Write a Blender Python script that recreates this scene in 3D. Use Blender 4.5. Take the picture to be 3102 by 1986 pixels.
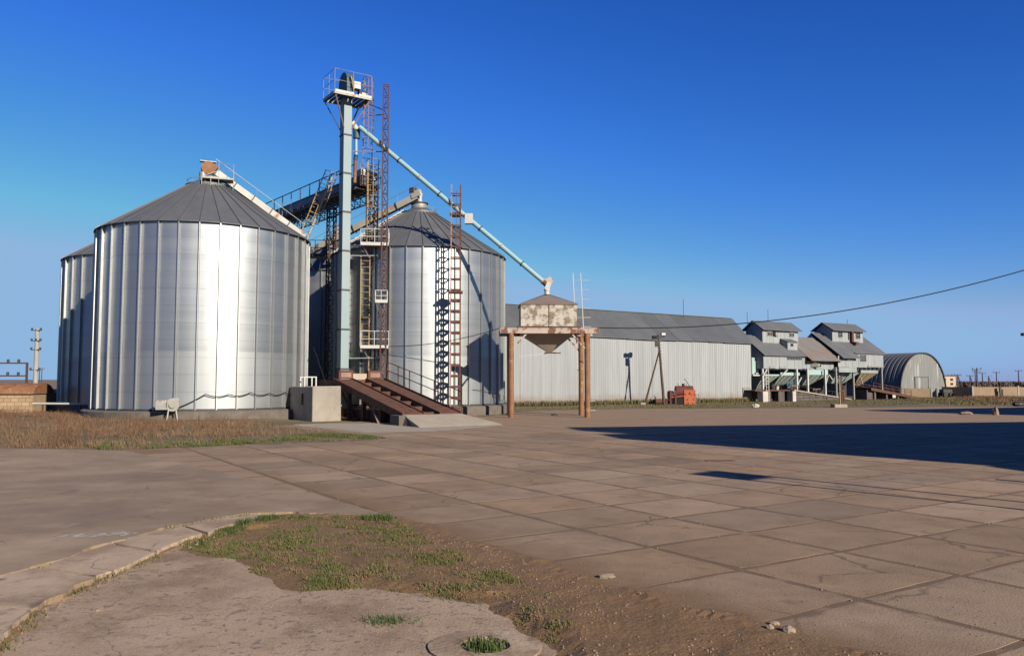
import bpy, math, random
import numpy as np
from mathutils import Vector, Matrix, noise
random.seed(7); rng = np.random.default_rng(7)
R_ = math.radians
sc = bpy.context.scene
for o in list(bpy.data.objects): bpy.data.objects.remove(o)
C = sc.collection

# ------------------------------------------------------------------ camera
cam = bpy.data.cameras.new('camera'); cam.lens = 28.43; cam.sensor_width = 36; cam.clip_end = 6000; cam.clip_start = 0.1
co = bpy.data.objects.new('camera', cam); C.objects.link(co)
co.location = (0, 0, 1.9); co.rotation_euler = (R_(90 + 3.783), 0, 0)
sc.camera = co
# ------------------------------------------------------------------ sky, sun, exposure
SUN_AZ, SUN_EL = 40.0, 24.0        # degrees right of straight behind the camera, above the horizon
w = bpy.data.worlds.new('World'); sc.world = w; w.use_nodes = True
nt = w.node_tree; bg = nt.nodes['Background']
sky = nt.nodes.new('ShaderNodeTexSky'); sky.sky_type = 'NISHITA'; sky.sun_disc = False
sky.sun_elevation = R_(SUN_EL); sky.sun_rotation = R_(180 - SUN_AZ)
sky.air_density = 1.3; sky.dust_density = 0.1; sky.ozone_density = 10
sep = nt.nodes.new('ShaderNodeSeparateColor'); comb = nt.nodes.new('ShaderNodeCombineColor'); nt.links.new(sky.outputs[0], sep.inputs[0])
for ch, (gam, gain, top) in enumerate(((2.1, 7.6, .205), (1.60, 2.10, .39), (1.28, 1.72, .51))):      # deep saturated winter blue over the whole sky
    a = nt.nodes.new('ShaderNodeMath'); a.operation = 'MULTIPLY'; a.inputs[1].default_value = .1; nt.links.new(sep.outputs[ch], a.inputs[0])
    if ch == 1: gsock = a.outputs[0]
    if ch == 2:
        gg = nt.nodes.new('ShaderNodeMath'); gg.operation = 'MULTIPLY'; gg.inputs[1].default_value = 1.35; nt.links.new(gsock, gg.inputs[0])
        a2 = nt.nodes.new('ShaderNodeMath'); a2.operation = 'MAXIMUM'; nt.links.new(a.outputs[0], a2.inputs[0]); nt.links.new(gg.outputs[0], a2.inputs[1]); a = a2
    c = nt.nodes.new('ShaderNodeMath'); c.operation = 'MINIMUM'; c.inputs[1].default_value = top; nt.links.new(a.outputs[0], c.inputs[0])
    p = nt.nodes.new('ShaderNodeMath'); p.operation = 'POWER'; p.inputs[1].default_value = gam; nt.links.new(c.outputs[0], p.inputs[0])
    g = nt.nodes.new('ShaderNodeMath'); g.operation = 'MULTIPLY'; g.inputs[1].default_value = gain*10; nt.links.new(p.outputs[0], g.inputs[0]); nt.links.new(g.outputs[0], comb.inputs[ch])
nt.links.new(comb.outputs[0], bg.inputs[0])
bg.inputs[1].default_value = 0.05
sl = bpy.data.lights.new('sun', 'SUN'); sl.energy = 5.0; sl.angle = R_(0.53); sl.color = (1.0, 0.885, 0.72)
so = bpy.data.objects.new('sun', sl); C.objects.link(so)
sd = Vector((math.sin(R_(SUN_AZ)) * math.cos(R_(SUN_EL)), -math.cos(R_(SUN_AZ)) * math.cos(R_(SUN_EL)), math.sin(R_(SUN_EL))))
so.rotation_euler = sd.to_track_quat('Z', 'Y').to_euler(); so.location = (20, -20, 30)
sc.view_settings.view_transform = 'Standard'; sc.view_settings.look = 'None'
sc.view_settings.exposure = 1.0; sc.view_settings.gamma = 1.0
sc.render.engine = 'CYCLES'

# ------------------------------------------------------------------ materials
def mat(name, c1, c2=None, scale=3.0, rough=0.8, metal=0.0, bump=0.0, bscale=30.0, stretch=(1, 1, 1), c3=None, t3=0.6, s3=1.0,
        rough2=None, detail=6, rnd=0.0, wob=0.08, coord='Object', spec=0.4, st3=None, soft3=0.06):
    """two mottled tones (c1,c2), optional third tone c3 in patches, per-object value jitter rnd"""
    K = 0.53      # all tones are given for exposure 0
    c1 = tuple(v*K for v in c1); c2 = c2 and tuple(v*K for v in c2); c3 = c3 and tuple(v*K for v in c3)
    m = bpy.data.materials.new(name); m.use_nodes = True
    n = m.node_tree; N = n.nodes.new; L = n.links.new
    b = n.nodes['Principled BSDF']
    b.inputs['Roughness'].default_value = rough; b.inputs['Metallic'].default_value = metal
    b.inputs['Specular IOR Level'].default_value = spec
    tc = N('ShaderNodeTexCoord')
    src = tc.outputs['Object']
    if coord == 'World':
        g = N('ShaderNodeNewGeometry'); src = g.outputs['Position']
    mp = N('ShaderNodeMapping'); L(src, mp.inputs[0]); mp.inputs['Scale'].default_value = stretch
    vec = mp.outputs[0]
    if coord == 'Object':                      # shift the pattern from object to object
        oi = N('ShaderNodeObjectInfo'); mul = N('ShaderNodeVectorMath'); mul.operation = 'MULTIPLY_ADD'
        cx = N('ShaderNodeCombineXYZ')
        mm = N('ShaderNodeMath'); mm.operation = 'MULTIPLY'; mm.inputs[1].default_value = 37.0; L(oi.outputs['Random'], mm.inputs[0])
        for k in range(3): L(mm.outputs[0], cx.inputs[k])
        ad = N('ShaderNodeVectorMath'); ad.operation = 'ADD'; L(mp.outputs[0], ad.inputs[0]); L(cx.outputs[0], ad.inputs[1]); vec = ad.outputs[0]
    def nz(s, d=detail, v=vec, dist=0.0):
        t = N('ShaderNodeTexNoise'); t.inputs['Scale'].default_value = s; t.inputs['Detail'].default_value = d
        t.inputs['Roughness'].default_value = 0.62; t.inputs['Distortion'].default_value = dist; L(v, t.inputs['Vector']); return t.outputs['Fac']
    def ramp(fac, a, b_):
        r = N('ShaderNodeMapRange'); r.inputs[1].default_value = a; r.inputs[2].default_value = b_; L(fac, r.inputs[0]); return r.outputs[0]
    def mix(fac, a, c):
        x = N('ShaderNodeMix'); x.data_type = 'RGBA'
        if isinstance(fac, float): x.inputs[0].default_value = fac
        else: L(fac, x.inputs[0])
        for sock, v in ((x.inputs[6], a), (x.inputs[7], c)):
            if isinstance(v, tuple): sock.default_value = (*v, 1)
            else: L(v, sock)
        return x.outputs[2]
    col = c1
    if c2: col = mix(ramp(nz(scale), 0.3, 0.7), c1, c2)
    if c3:
        v3 = vec
        if st3:
            mp3 = N('ShaderNodeMapping'); L(src, mp3.inputs[0]); mp3.inputs['Scale'].default_value = st3; v3 = mp3.outputs[0]
        f3 = ramp(nz(s3, 8, v3), t3, t3 + soft3); col = mix(f3, col, c3)
        if rough2 is not None:
            rr = N('ShaderNodeMapRange'); rr.inputs[3].default_value = rough; rr.inputs[4].default_value = rough2; L(f3, rr.inputs[0]); L(rr.outputs[0], b.inputs['Roughness'])
            if metal > 0:
                r2 = N('ShaderNodeMapRange'); r2.inputs[3].default_value = metal; r2.inputs[4].default_value = 0; L(f3, r2.inputs[0]); L(r2.outputs[0], b.inputs['Metallic'])
    if rnd:
        oi2 = N('ShaderNodeObjectInfo'); r = N('ShaderNodeMapRange'); r.inputs[3].default_value = 1 - rnd; r.inputs[4].default_value = 1 + rnd; L(oi2.outputs['Random'], r.inputs[0])
        h_ = N('ShaderNodeHueSaturation'); L(r.outputs[0], h_.inputs['Value'])
        if isinstance(col, tuple): h_.inputs['Color'].default_value = (*col, 1)
        else: L(col, h_.inputs['Color'])
        col = h_.outputs[0]
    if isinstance(col, tuple): b.inputs['Base Color'].default_value = (*col, 1)
    else: L(col, b.inputs['Base Color'])
    if bump:
        bn = N('ShaderNodeBump'); bn.inputs['Strength'].default_value = bump; bn.inputs['Distance'].default_value = 0.02
        L(nz(bscale, 5), bn.inputs['Height']); L(bn.outputs[0], b.inputs['Normal'])
    m['_'] = 1
    return m

def galv(name, base, rough, metal, zsplit=None):
    """weathered galvanised sheet: soft bands along each sheet ring, streaks, spangle"""
    m = mat(name, base, tuple(v * 0.86 for v in base), scale=0.9, rough=rough, metal=metal, rnd=0.05, stretch=(1, 1, 0.25), bump=0.02, bscale=2.2)
    n = m.node_tree; N = n.nodes.new; L = n.links.new; b = n.nodes['Principled BSDF']
    g = N('ShaderNodeNewGeometry'); s = N('ShaderNodeSeparateXYZ'); L(g.outputs['Position'], s.inputs[0])
    t = N('ShaderNodeTexNoise'); t.noise_dimensions = '1D'; t.inputs['Scale'].default_value = 1.6; t.inputs['Detail'].default_value = 4; L(s.outputs[2], t.inputs['W'])
    r = N('ShaderNodeMapRange'); r.inputs[1].default_value = .3; r.inputs[2].default_value = .7; r.inputs[3].default_value = rough - .025; r.inputs[4].default_value = rough + .03
    L(t.outputs['Fac'], r.inputs[0])
    out = r.outputs[0]
    if zsplit:
        c = N('ShaderNodeMath'); c.operation = 'LESS_THAN'; c.inputs[1].default_value = zsplit; L(s.outputs[2], c.inputs[0])
        a = N('ShaderNodeMath'); a.operation = 'MULTIPLY_ADD'; a.inputs[1].default_value = 0.10; L(c.outputs[0], a.inputs[0]); L(out, a.inputs[2]); out = a.outputs[0]
    L(out, b.inputs['Roughness'])
    if zsplit:      # lapped sheet rings: a thin grimy seam at each lap, with faint run-down streaks
        q = N('ShaderNodeMath'); q.operation = 'MULTIPLY_ADD'; q.inputs[1].default_value = 11/9.09; q.inputs[2].default_value = -.56*11/9.09; L(s.outputs[2], q.inputs[0])
        fr_ = N('ShaderNodeMath'); fr_.operation = 'FRACT'; L(q.outputs[0], fr_.inputs[0])
        se = N('ShaderNodeMapRange'); se.inputs[1].default_value = .02; se.inputs[2].default_value = .07; se.inputs[3].default_value = .88; se.inputs[4].default_value = 1; L(fr_.outputs[0], se.inputs[0])
        src = b.inputs['Base Color'].links[0].from_socket; hv = N('ShaderNodeHueSaturation'); L(src, hv.inputs['Color']); L(se.outputs[0], hv.inputs['Value']); L(hv.outputs[0], b.inputs['Base Color'])
    return m

M = {}
M['silo'] = galv('galvanised_wall', (0.54, 0.575, 0.60), 0.43, 0.86, 3.35)
M['stiff'] = galv('galvanised_stiffener', (0.66, 0.67, 0.66), 0.42, 0.8)
M['sroof'] = mat('galvanised_roof', (0.185, 0.195, 0.205), (0.145, 0.153, 0.162), scale=1.2, rough=0.55, metal=0.25, rnd=0.06)
M['rib'] = mat('roof_rib_metal', (0.16, 0.16, 0.165), rough=0.5, metal=0.3)
M['found'] = mat('foundation_concrete', (0.20, 0.175, 0.15), (0.13, 0.11, 0.095), scale=2.0, rough=0.95, bump=0.5, bscale=12, coord='World')
M['steel'] = mat('weathered_light_steel', (0.42, 0.43, 0.42), (0.33, 0.33, 0.31), scale=2, rough=0.55, metal=0.3, c3=(0.25, 0.12, 0.06), t3=.6, s3=1.4)
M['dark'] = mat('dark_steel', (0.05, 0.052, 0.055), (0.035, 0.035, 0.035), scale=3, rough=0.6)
M['rust'] = mat('rusty_steel', (0.105, 0.042, 0.028), (0.16, 0.065, 0.035), scale=2.5, rough=0.85, c3=(0.06, 0.03, 0.025), t3=.55, s3=3)
M['mast'] = mat('dark_rusty_mast', (0.075, 0.035, 0.03), (0.12, 0.05, 0.035), scale=2.5, rough=0.85)
M['ochre'] = mat('ochre_rust_steel', (0.27, 0.135, 0.06), (0.17, 0.075, 0.04), scale=2.2, rough=0.85, c3=(0.38, 0.24, 0.11), t3=.56, s3=1.6)
M['pinkrust'] = mat('faded_primer_steel', (0.38, 0.25, 0.22), (0.28, 0.15, 0.11), scale=2.0, rough=0.7)
M['yellow'] = mat('faded_yellow_paint', (0.50, 0.37, 0.14), (0.40, 0.30, 0.17), scale=1.5, rough=0.7, c3=(0.2, 0.09, 0.05), t3=.58, s3=1.5)
M['blue'] = mat('pale_blue_paint', (0.26, 0.36, 0.40), (0.31, 0.40, 0.42), scale=0.6, rough=0.6, c3=(0.33, 0.20, 0.12), t3=.66, s3=0.9, soft3=.12)
M['pipe'] = mat('light_blue_pipe_paint', (0.30, 0.50, 0.55), (0.36, 0.54, 0.57), scale=1.0, rough=0.5)
M['dblue'] = mat('dark_blue_paint', (0.05, 0.12, 0.16), (0.06, 0.10, 0.13), scale=2, rough=0.6)
M['chute'] = mat('white_paint_flaking_to_rust', (0.52, 0.50, 0.46), (0.43, 0.41, 0.37), scale=1.5, rough=0.6, c3=(0.30, 0.10, 0.04), t3=.60, s3=1.1, rough2=.9)
M['gallery'] = mat('conveyor_housing_grey', (0.24, 0.28, 0.32), (0.17, 0.20, 0.23), scale=1.2, rough=0.6, metal=0.2)
M['hopper'] = mat('peeling_white_hopper', (0.62, 0.58, 0.52), (0.50, 0.46, 0.40), scale=1.6, rough=0.8, c3=(0.24, 0.19, 0.13), t3=.47, s3=2.4, soft3=.10, bump=.15, bscale=20)
M['hroof'] = mat('hopper_roof_sheet', (0.27, 0.21, 0.18), (0.21, 0.17, 0.15), scale=1.6, rough=0.7)
M['hcone'] = mat('hopper_cone_sheet', (0.60, 0.50, 0.41), (0.46, 0.37, 0.29), scale=1.6, rough=0.7)
M['rleg'] = mat('orange_rust_pipe', (0.34, 0.17, 0.075), (0.22, 0.09, 0.045), scale=2.2, rough=0.8, c3=(0.42, 0.25, 0.12), t3=.58, s3=2.5, bump=.2, bscale=18)
M['beam'] = mat('chipped_white_beam', (0.58, 0.50, 0.44), (0.47, 0.38, 0.32), scale=1.5, rough=0.75, c3=(0.20, 0.09, 0.05), t3=.49, s3=2.2)
M['white'] = mat('white_steel_paint', (0.66, 0.66, 0.63), (0.55, 0.54, 0.50), scale=2, rough=0.6)
M['shed'] = mat('galvanised_corrugated_wall', (0.45, 0.475, 0.495), (0.36, 0.38, 0.40), scale=1.4, rough=0.5, metal=0.35, rnd=0.05, stretch=(2.5, 2.5, .15), c3=(0.42, 0.40, 0.36), t3=.6, s3=.5, soft3=.2)
def splash(m, h_, col):
    """mud splashed up the foot of the wall"""
    n = m.node_tree; N = n.nodes.new; L = n.links.new; b = n.nodes['Principled BSDF']; c = b.inputs['Base Color'].links[0].from_socket
    ge = N('ShaderNodeNewGeometry'); s_ = N('ShaderNodeSeparateXYZ'); L(ge.outputs['Position'], s_.inputs[0])
    t = N('ShaderNodeTexNoise'); t.inputs['Scale'].default_value = 1.2; t.inputs['Detail'].default_value = 8; L(ge.outputs['Position'], t.inputs['Vector'])
    k = N('ShaderNodeMath'); k.operation = 'MULTIPLY_ADD'; k.inputs[1].default_value = -h_; L(t.outputs['Fac'], k.inputs[0]); L(s_.outputs[2], k.inputs[2])
    r = N('ShaderNodeMapRange'); r.inputs[1].default_value = -h_*.35; r.inputs[2].default_value = h_*.35; r.inputs[3].default_value = .75; r.inputs[4].default_value = 0; L(k.outputs[0], r.inputs[0])
    x = N('ShaderNodeMix'); x.data_type = 'RGBA'; L(r.outputs[0], x.inputs[0]); L(c, x.inputs[6]); x.inputs[7].default_value = (*col, 1); L(x.outputs[2], b.inputs['Base Color'])
splash(M['shed'], 1.1, (0.16, 0.11, 0.075))
M['shedroof'] = mat('grey_roof_sheet', (0.145, 0.157, 0.165), (0.115, 0.125, 0.132), scale=0.8, rough=0.6, metal=0.15, rnd=0.10)
M['house'] = mat('pale_house_sheet', (0.395, 0.43, 0.445), (0.315, 0.345, 0.36), scale=1.3, rough=0.6, metal=0.15, rnd=0.05, stretch=(1.5, 1.5, .3))
M['hsroof'] = mat('house_roof_sheet', (0.155, 0.162, 0.17), (0.125, 0.13, 0.138), scale=0.9, rough=0.65, rnd=0.05)
M['rroof'] = mat('rusting_roof_sheet', (0.22, 0.21, 0.205), (0.19, 0.17, 0.16), scale=0.9, rough=0.7, c3=(0.26, 0.15, 0.09), t3=.5, s3=.45, soft3=.15, coord='World')
M['teal'] = mat('pale_teal_paint', (0.40, 0.58, 0.57), (0.34, 0.48, 0.47), scale=1.2, rough=0.65, c3=(0.25, 0.22, 0.17), t3=.62, s3=1.2)
M['tealdull'] = mat('dull_green_sheet', (0.34, 0.42, 0.38), (0.28, 0.34, 0.30), scale=1.2, rough=0.7, rnd=.06)
M['tan'] = mat('tan_rust_sheet', (0.32, 0.24, 0.15), (0.24, 0.17, 0.10), scale=1.4, rough=0.8)
M['block'] = mat('dark_blockwork', (0.15, 0.13, 0.12), (0.08, 0.07, 0.068), scale=1.2, rough=0.95, bump=.4, bscale=8, rnd=.18, coord='Object')
M['whitewash'] = mat('whitewashed_pillar', (0.62, 0.58, 0.51), (0.50, 0.46, 0.40), scale=1.5, rough=0.9)
M['glass'] = mat('dusty_window_glass', (0.02, 0.024, 0.03), (0.05, 0.055, 0.06), scale=3, rough=0.12)
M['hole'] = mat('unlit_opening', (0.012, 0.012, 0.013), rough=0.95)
M['hang'] = mat('hangar_sheet', (0.31, 0.315, 0.305), (0.25, 0.255, 0.245), scale=1.0, rough=0.55, metal=.25, rnd=.04, stretch=(2, 2, .25), c3=(0.50, 0.50, 0.485), t3=.58, s3=.9, st3=(1.6, 1.6, .18))
M['orange'] = mat('orange_red_plate', (0.52, 0.13, 0.04), (0.42, 0.09, 0.03), scale=2, rough=0.7, c3=(0.15, 0.05, 0.03), t3=.62, s3=3)
M['dred'] = mat('dark_red_iron', (0.17, 0.035, 0.03), (0.10, 0.03, 0.028), scale=2.5, rough=0.8)
M['wood'] = mat('tarred_wood_pole', (0.12, 0.075, 0.045), (0.08, 0.05, 0.035), scale=3, rough=0.9, stretch=(3, 3, .4))
M['concp'] = mat('concrete_pole', (0.44, 0.42, 0.38), (0.36, 0.34, 0.31), scale=2, rough=0.9)
M['brick'] = mat('sandy_block', (0.50, 0.36, 0.22), (0.40, 0.28, 0.17), scale=2, rough=0.95, rnd=.12, bump=.3, bscale=20)
M['fence'] = mat('tan_fence_panel', (0.40, 0.29, 0.19), (0.33, 0.24, 0.16), scale=1.2, rough=0.95, rnd=.08)
M['bld'] = mat('cream_plaster', (0.62, 0.50, 0.38), (0.54, 0.43, 0.32), scale=.8, rough=0.9)
M['conc'] = mat('pale_concrete', (0.46, 0.40, 0.32), (0.36, 0.31, 0.245), scale=1.5, rough=0.95, bump=.25, bscale=25, coord='World')
M['blockc'] = mat('stained_grey_concrete', (0.42, 0.38, 0.32), (0.30, 0.27, 0.225), scale=1.1, rough=0.95, bump=.3, bscale=18, coord='World', c3=(0.20, 0.17, 0.14), t3=.6, s3=1.8, soft3=.15)
M['slab'] = mat('road_slab_concrete', (0.395, 0.270, 0.165), (0.285, 0.19, 0.115), scale=1.7, rough=0.95, rnd=.18, bump=.4, bscale=45, c3=(0.22, 0.142, 0.085), t3=.575, s3=3.0, soft3=.14, detail=12)
def slab_dirt(m):
    """soil crept over the slab rims, fine light and dark grit, and large dusty areas across neighbouring slabs"""
    n = m.node_tree; N = n.nodes.new; L = n.links.new; b = n.nodes['Principled BSDF']; src = b.inputs['Base Color'].links[0].from_socket
    tc = N('ShaderNodeTexCoord'); sp = N('ShaderNodeSeparateXYZ'); L(tc.outputs['Object'], sp.inputs[0]); ge = N('ShaderNodeNewGeometry')
    def mth(op, *a):
        q = N('ShaderNodeMath'); q.operation = op
        for i, v in enumerate(a):
            if isinstance(v, (int, float)): q.inputs[i].default_value = v
            else: L(v, q.inputs[i])
        return q.outputs[0]
    def noi(sc_, det=6):
        t = N('ShaderNodeTexNoise'); t.inputs['Scale'].default_value = sc_; t.inputs['Detail'].default_value = det; L(ge.outputs['Position'], t.inputs['Vector']); return t.outputs['Fac']
    def mr(v, a, c, d=0, e=1):
        r = N('ShaderNodeMapRange'); L(v, r.inputs[0])
        for i, q in ((1, a), (2, c), (3, d), (4, e)): r.inputs[i].default_value = q
        return r.outputs[0]
    def mx(f, c, col):
        x = N('ShaderNodeMix'); x.data_type = 'RGBA'; L(f, x.inputs[0]); L(c, x.inputs[6]); x.inputs[7].default_value = (*col, 1); return x.outputs[2]
    d = mth('MINIMUM', mth('SUBTRACT', 1.62/2, mth('ABSOLUTE', sp.outputs[0])), mth('SUBTRACT', 1.345/2, mth('ABSOLUTE', sp.outputs[1])))
    wdt = mr(noi(1.1), .34, .72, -.05, .085); d2 = mth('SUBTRACT', d, wdt); edge = mr(mth('ADD', d2, mr(noi(30, 3), .3, .7, -.03, .03)), .0, .06, .45, 0)
    c = mx(mr(noi(.35, 4), .42, .68, 0, .45), src, (0.2318, 0.1687, 0.1140))
    c = mx(mr(noi(.9, 8), .56, .70, 0, .55), c, (0.1254, 0.0836, 0.0517))
    c = mx(edge, c, (0.1026, 0.0654, 0.0365))
    c = mx(mr(noi(55, 2), .70, .74, 0, .8), c, (0.0684, 0.0441, 0.0266))
    c = mx(mr(noi(70, 2), .715, .75, 0, .8), c, (0.3040, 0.2356, 0.1748))
    L(c, b.inputs['Base Color'])
slab_dirt(M['slab'])
M['asph'] = mat('worn_grey_paving', (0.41, 0.30, 0.20), (0.29, 0.208, 0.135), scale=.55, rough=0.95, bump=.3, bscale=40, coord='World', stretch=(.7, 1, 1), c3=(0.47, 0.345, 0.23), t3=.56, s3=1.6, soft3=.15, detail=10)
M['broken'] = mat('broken_gravelly_paving', (0.54, 0.395, 0.265), (0.43, 0.31, 0.205), scale=1.4, rough=0.97, bump=.5, bscale=45, coord='World', c3=(0.25, 0.18, 0.14), t3=.57, s3=14, soft3=.05)
def weather(m, layers, cracks=None):
    """more layers of real dirt: (noise scale, from, to, strength, colour), and thin branching cracks"""
    n = m.node_tree; N = n.nodes.new; L = n.links.new; b = n.nodes['Principled BSDF']; c = b.inputs['Base Color'].links[0].from_socket; ge = N('ShaderNodeNewGeometry')
    def put_(f, col):
        nonlocal c
        x = N('ShaderNodeMix'); x.data_type = 'RGBA'; L(f, x.inputs[0]); L(c, x.inputs[6]); x.inputs[7].default_value = (*col, 1); c = x.outputs[2]
    for k, (s_, a, d, st, col) in enumerate(layers):
        of = N('ShaderNodeVectorMath'); of.operation = 'ADD'; of.inputs[1].default_value = (k*13.7, k*5.1, 0); L(ge.outputs['Position'], of.inputs[0])
        t = N('ShaderNodeTexNoise'); t.inputs['Scale'].default_value = s_; t.inputs['Detail'].default_value = 8 if s_ < 20 else 2; t.inputs['Roughness'].default_value = .6; L(of.outputs[0], t.inputs['Vector'])
        r = N('ShaderNodeMapRange'); r.inputs[1].default_value = a; r.inputs[2].default_value = d; r.inputs[4].default_value = st; L(t.outputs['Fac'], r.inputs[0]); put_(r.outputs[0], col)
    if cracks:
        sc_, wd, st, col = cracks
        t = N('ShaderNodeTexNoise'); t.inputs['Scale'].default_value = 1.3; t.inputs['Detail'].default_value = 5; L(ge.outputs['Position'], t.inputs['Vector'])
        w_ = N('ShaderNodeVectorMath'); w_.operation = 'MULTIPLY_ADD'; w_.inputs[1].default_value = (.9, .9, 0); L(t.outputs['Color'], w_.inputs[0]); L(ge.outputs['Position'], w_.inputs[2])
        v = N('ShaderNodeTexVoronoi'); v.feature = 'DISTANCE_TO_EDGE'; v.inputs['Scale'].default_value = sc_; L(w_.outputs[0], v.inputs['Vector'])
        r = N('ShaderNodeMapRange'); r.inputs[1].default_value = wd*.3; r.inputs[2].default_value = wd; r.inputs[3].default_value = st; r.inputs[4].default_value = 0; L(v.outputs['Distance'], r.inputs[0])
        m2 = N('ShaderNodeTexNoise'); m2.inputs['Scale'].default_value = .5; L(ge.outputs['Position'], m2.inputs['Vector'])
        r2 = N('ShaderNodeMapRange'); r2.inputs[1].default_value = .48; r2.inputs[2].default_value = .56; L(m2.outputs['Fac'], r2.inputs[0])
        q = N('ShaderNodeMath'); q.operation = 'MULTIPLY'; L(r.outputs[0], q.inputs[0]); L(r2.outputs[0], q.inputs[1]); put_(q.outputs[0], col)
    L(c, b.inputs['Base Color'])
BRN, DRK, PAL, GRT = (0.115, 0.070, 0.036), (0.062, 0.042, 0.028), (0.30, 0.225, 0.155), (0.36, 0.285, 0.21)
weather(M['asph'], [(.22, .48, .68, .55, DRK), (.7, .52, .66, .45, BRN), (.33, .54, .72, .5, PAL), (3.0, .60, .68, .35, DRK), (60, .69, .74, .6, GRT), (48, .70, .74, .6, DRK)], (.42, .005, .6, DRK))
weather(M['broken'], [(.8, .47, .62, .65, BRN), (.5, .53, .68, .5, PAL), (2.6, .56, .66, .45, BRN), (38, .63, .68, .75, GRT), (52, .64, .69, .6, DRK), (80, .66, .70, .6, GRT)], (.8, .006, .5, DRK))
weather(M['slab'], [(.28, .50, .66, .40, DRK), (5, .62, .68, .4, BRN)], (.33, .0065, .7, DRK))
def slab_soil(m):
    """soil trodden out over the slabs from the dirt patch, and slabs of different casts"""
    n = m.node_tree; N = n.nodes.new; L = n.links.new; b = n.nodes['Principled BSDF']; c = b.inputs['Base Color'].links[0].from_socket
    oi = N('ShaderNodeObjectInfo'); h_ = N('ShaderNodeHueSaturation'); L(c, h_.inputs['Color'])
    for sock, lo, hi, mul in (('Value', .90, 1.08, 7.31), ('Saturation', .92, 1.08, 13.7)):
        a = N('ShaderNodeMath'); a.operation = 'MULTIPLY'; a.inputs[1].default_value = mul; L(oi.outputs['Random'], a.inputs[0])
        f = N('ShaderNodeMath'); f.operation = 'FRACT'; L(a.outputs[0], f.inputs[0])
        r = N('ShaderNodeMapRange'); r.inputs[3].default_value = lo; r.inputs[4].default_value = hi; L(f.outputs[0], r.inputs[0]); L(r.outputs[0], h_.inputs[sock])
    ge = N('ShaderNodeNewGeometry'); d = N('ShaderNodeVectorMath'); d.operation = 'DOT_PRODUCT'; L(ge.outputs['Position'], d.inputs[0]); d.inputs[1].default_value = (.806, .591, 0)
    t = N('ShaderNodeTexNoise'); t.inputs['Scale'].default_value = 1.1; t.inputs['Detail'].default_value = 9; t.inputs['Roughness'].default_value = .7; L(ge.outputs['Position'], t.inputs['Vector'])
    k = N('ShaderNodeMath'); k.operation = 'MULTIPLY_ADD'; k.inputs[1].default_value = 2.6; L(t.outputs['Fac'], k.inputs[0]); L(d.outputs['Value'], k.inputs[2])
    r = N('ShaderNodeMapRange'); r.inputs[1].default_value = 5.32 + 1.3 + .05; r.inputs[2].default_value = 5.32 + 1.3 + .95; r.inputs[3].default_value = .92; r.inputs[4].default_value = 0; L(k.outputs[0], r.inputs[0])
    x = N('ShaderNodeMix'); x.data_type = 'RGBA'; L(r.outputs[0], x.inputs[0]); L(h_.outputs[0], x.inputs[6]); x.inputs[7].default_value = (0.122, 0.073, 0.034, 1); L(x.outputs[2], b.inputs['Base Color'])
slab_soil(M['slab'])
M['kerb'] = mat('kerb_concrete', (0.60, 0.46, 0.33), (0.48, 0.36, 0.245), scale=1.3, rough=0.95, bump=.5, bscale=25, coord='World', c3=(0.19, 0.15, 0.12), t3=.62, s3=2.5)
weather(M['kerb'], [(1.1, .46, .62, .6, BRN), (.6, .55, .7, .4, PAL), (3.5, .56, .66, .5, BRN), (45, .67, .72, .6, GRT), (55, .67, .72, .6, DRK)], (.9, .012, .8, DRK))
M['lime'] = mat('white_spilt_lime', (0.55, 0.52, 0.48), (0.46, 0.42, 0.38), scale=9, rough=1)
M['stone'] = mat('limestone_rubble', (0.36, 0.28, 0.20), (0.27, 0.205, 0.14), scale=6, rough=0.95, bump=.4, bscale=20, rnd=.15)
M['gravel'] = mat('loose_gravel', (0.34, 0.24, 0.16), (0.19, 0.12, 0.07), scale=8, rough=0.95, coord='World')
M['green'] = mat('green_grass', (0.075, 0.125, 0.020), (0.045, 0.080, 0.014), scale=5, rough=0.8, coord='World', c3=(0.17, 0.135, 0.06), t3=.58, s3=2.5)
M['patchgreen'] = mat('sparse_green_grass', (0.10, 0.135, 0.028), (0.16, 0.14, 0.045), scale=4, rough=0.85, coord='World', c3=(0.22, 0.15, 0.075), t3=.52, s3=3.0)
M['olive'] = mat('olive_grass', (0.12, 0.12, 0.035), (0.17, 0.14, 0.06), scale=1.5, rough=0.85, coord='World', c3=(0.22, 0.16, 0.08), t3=.55, s3=.9)
M['dry'] = mat('dry_weeds', (0.25, 0.148, 0.080), (0.18, 0.105, 0.056), scale=1.1, rough=0.9, coord='World', c3=(0.30, 0.21, 0.115), t3=.57, s3=.7)
M['fringe'] = mat('field_edge_grass', (0.10, 0.125, 0.030), (0.07, 0.095, 0.022), scale=1.5, rough=0.85, coord='World', c3=(0.20, 0.15, 0.07), t3=.52, s3=1.6)
M['weed'] = mat('rusty_weed_stalks', (0.20, 0.105, 0.055), (0.14, 0.075, 0.04), scale=1.1, rough=0.9, coord='World')
M['brush'] = mat('bare_brown_brush', (0.075, 0.055, 0.048), (0.11, 0.08, 0.065), scale=1.5, rough=0.95, coord='World')
M['cable'] = mat('black_cable', (0.02, 0.02, 0.021), rough=0.6)
M['lampglass'] = mat('floodlight_glass', (0.85, 0.85, 0.84), rough=0.1)

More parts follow.
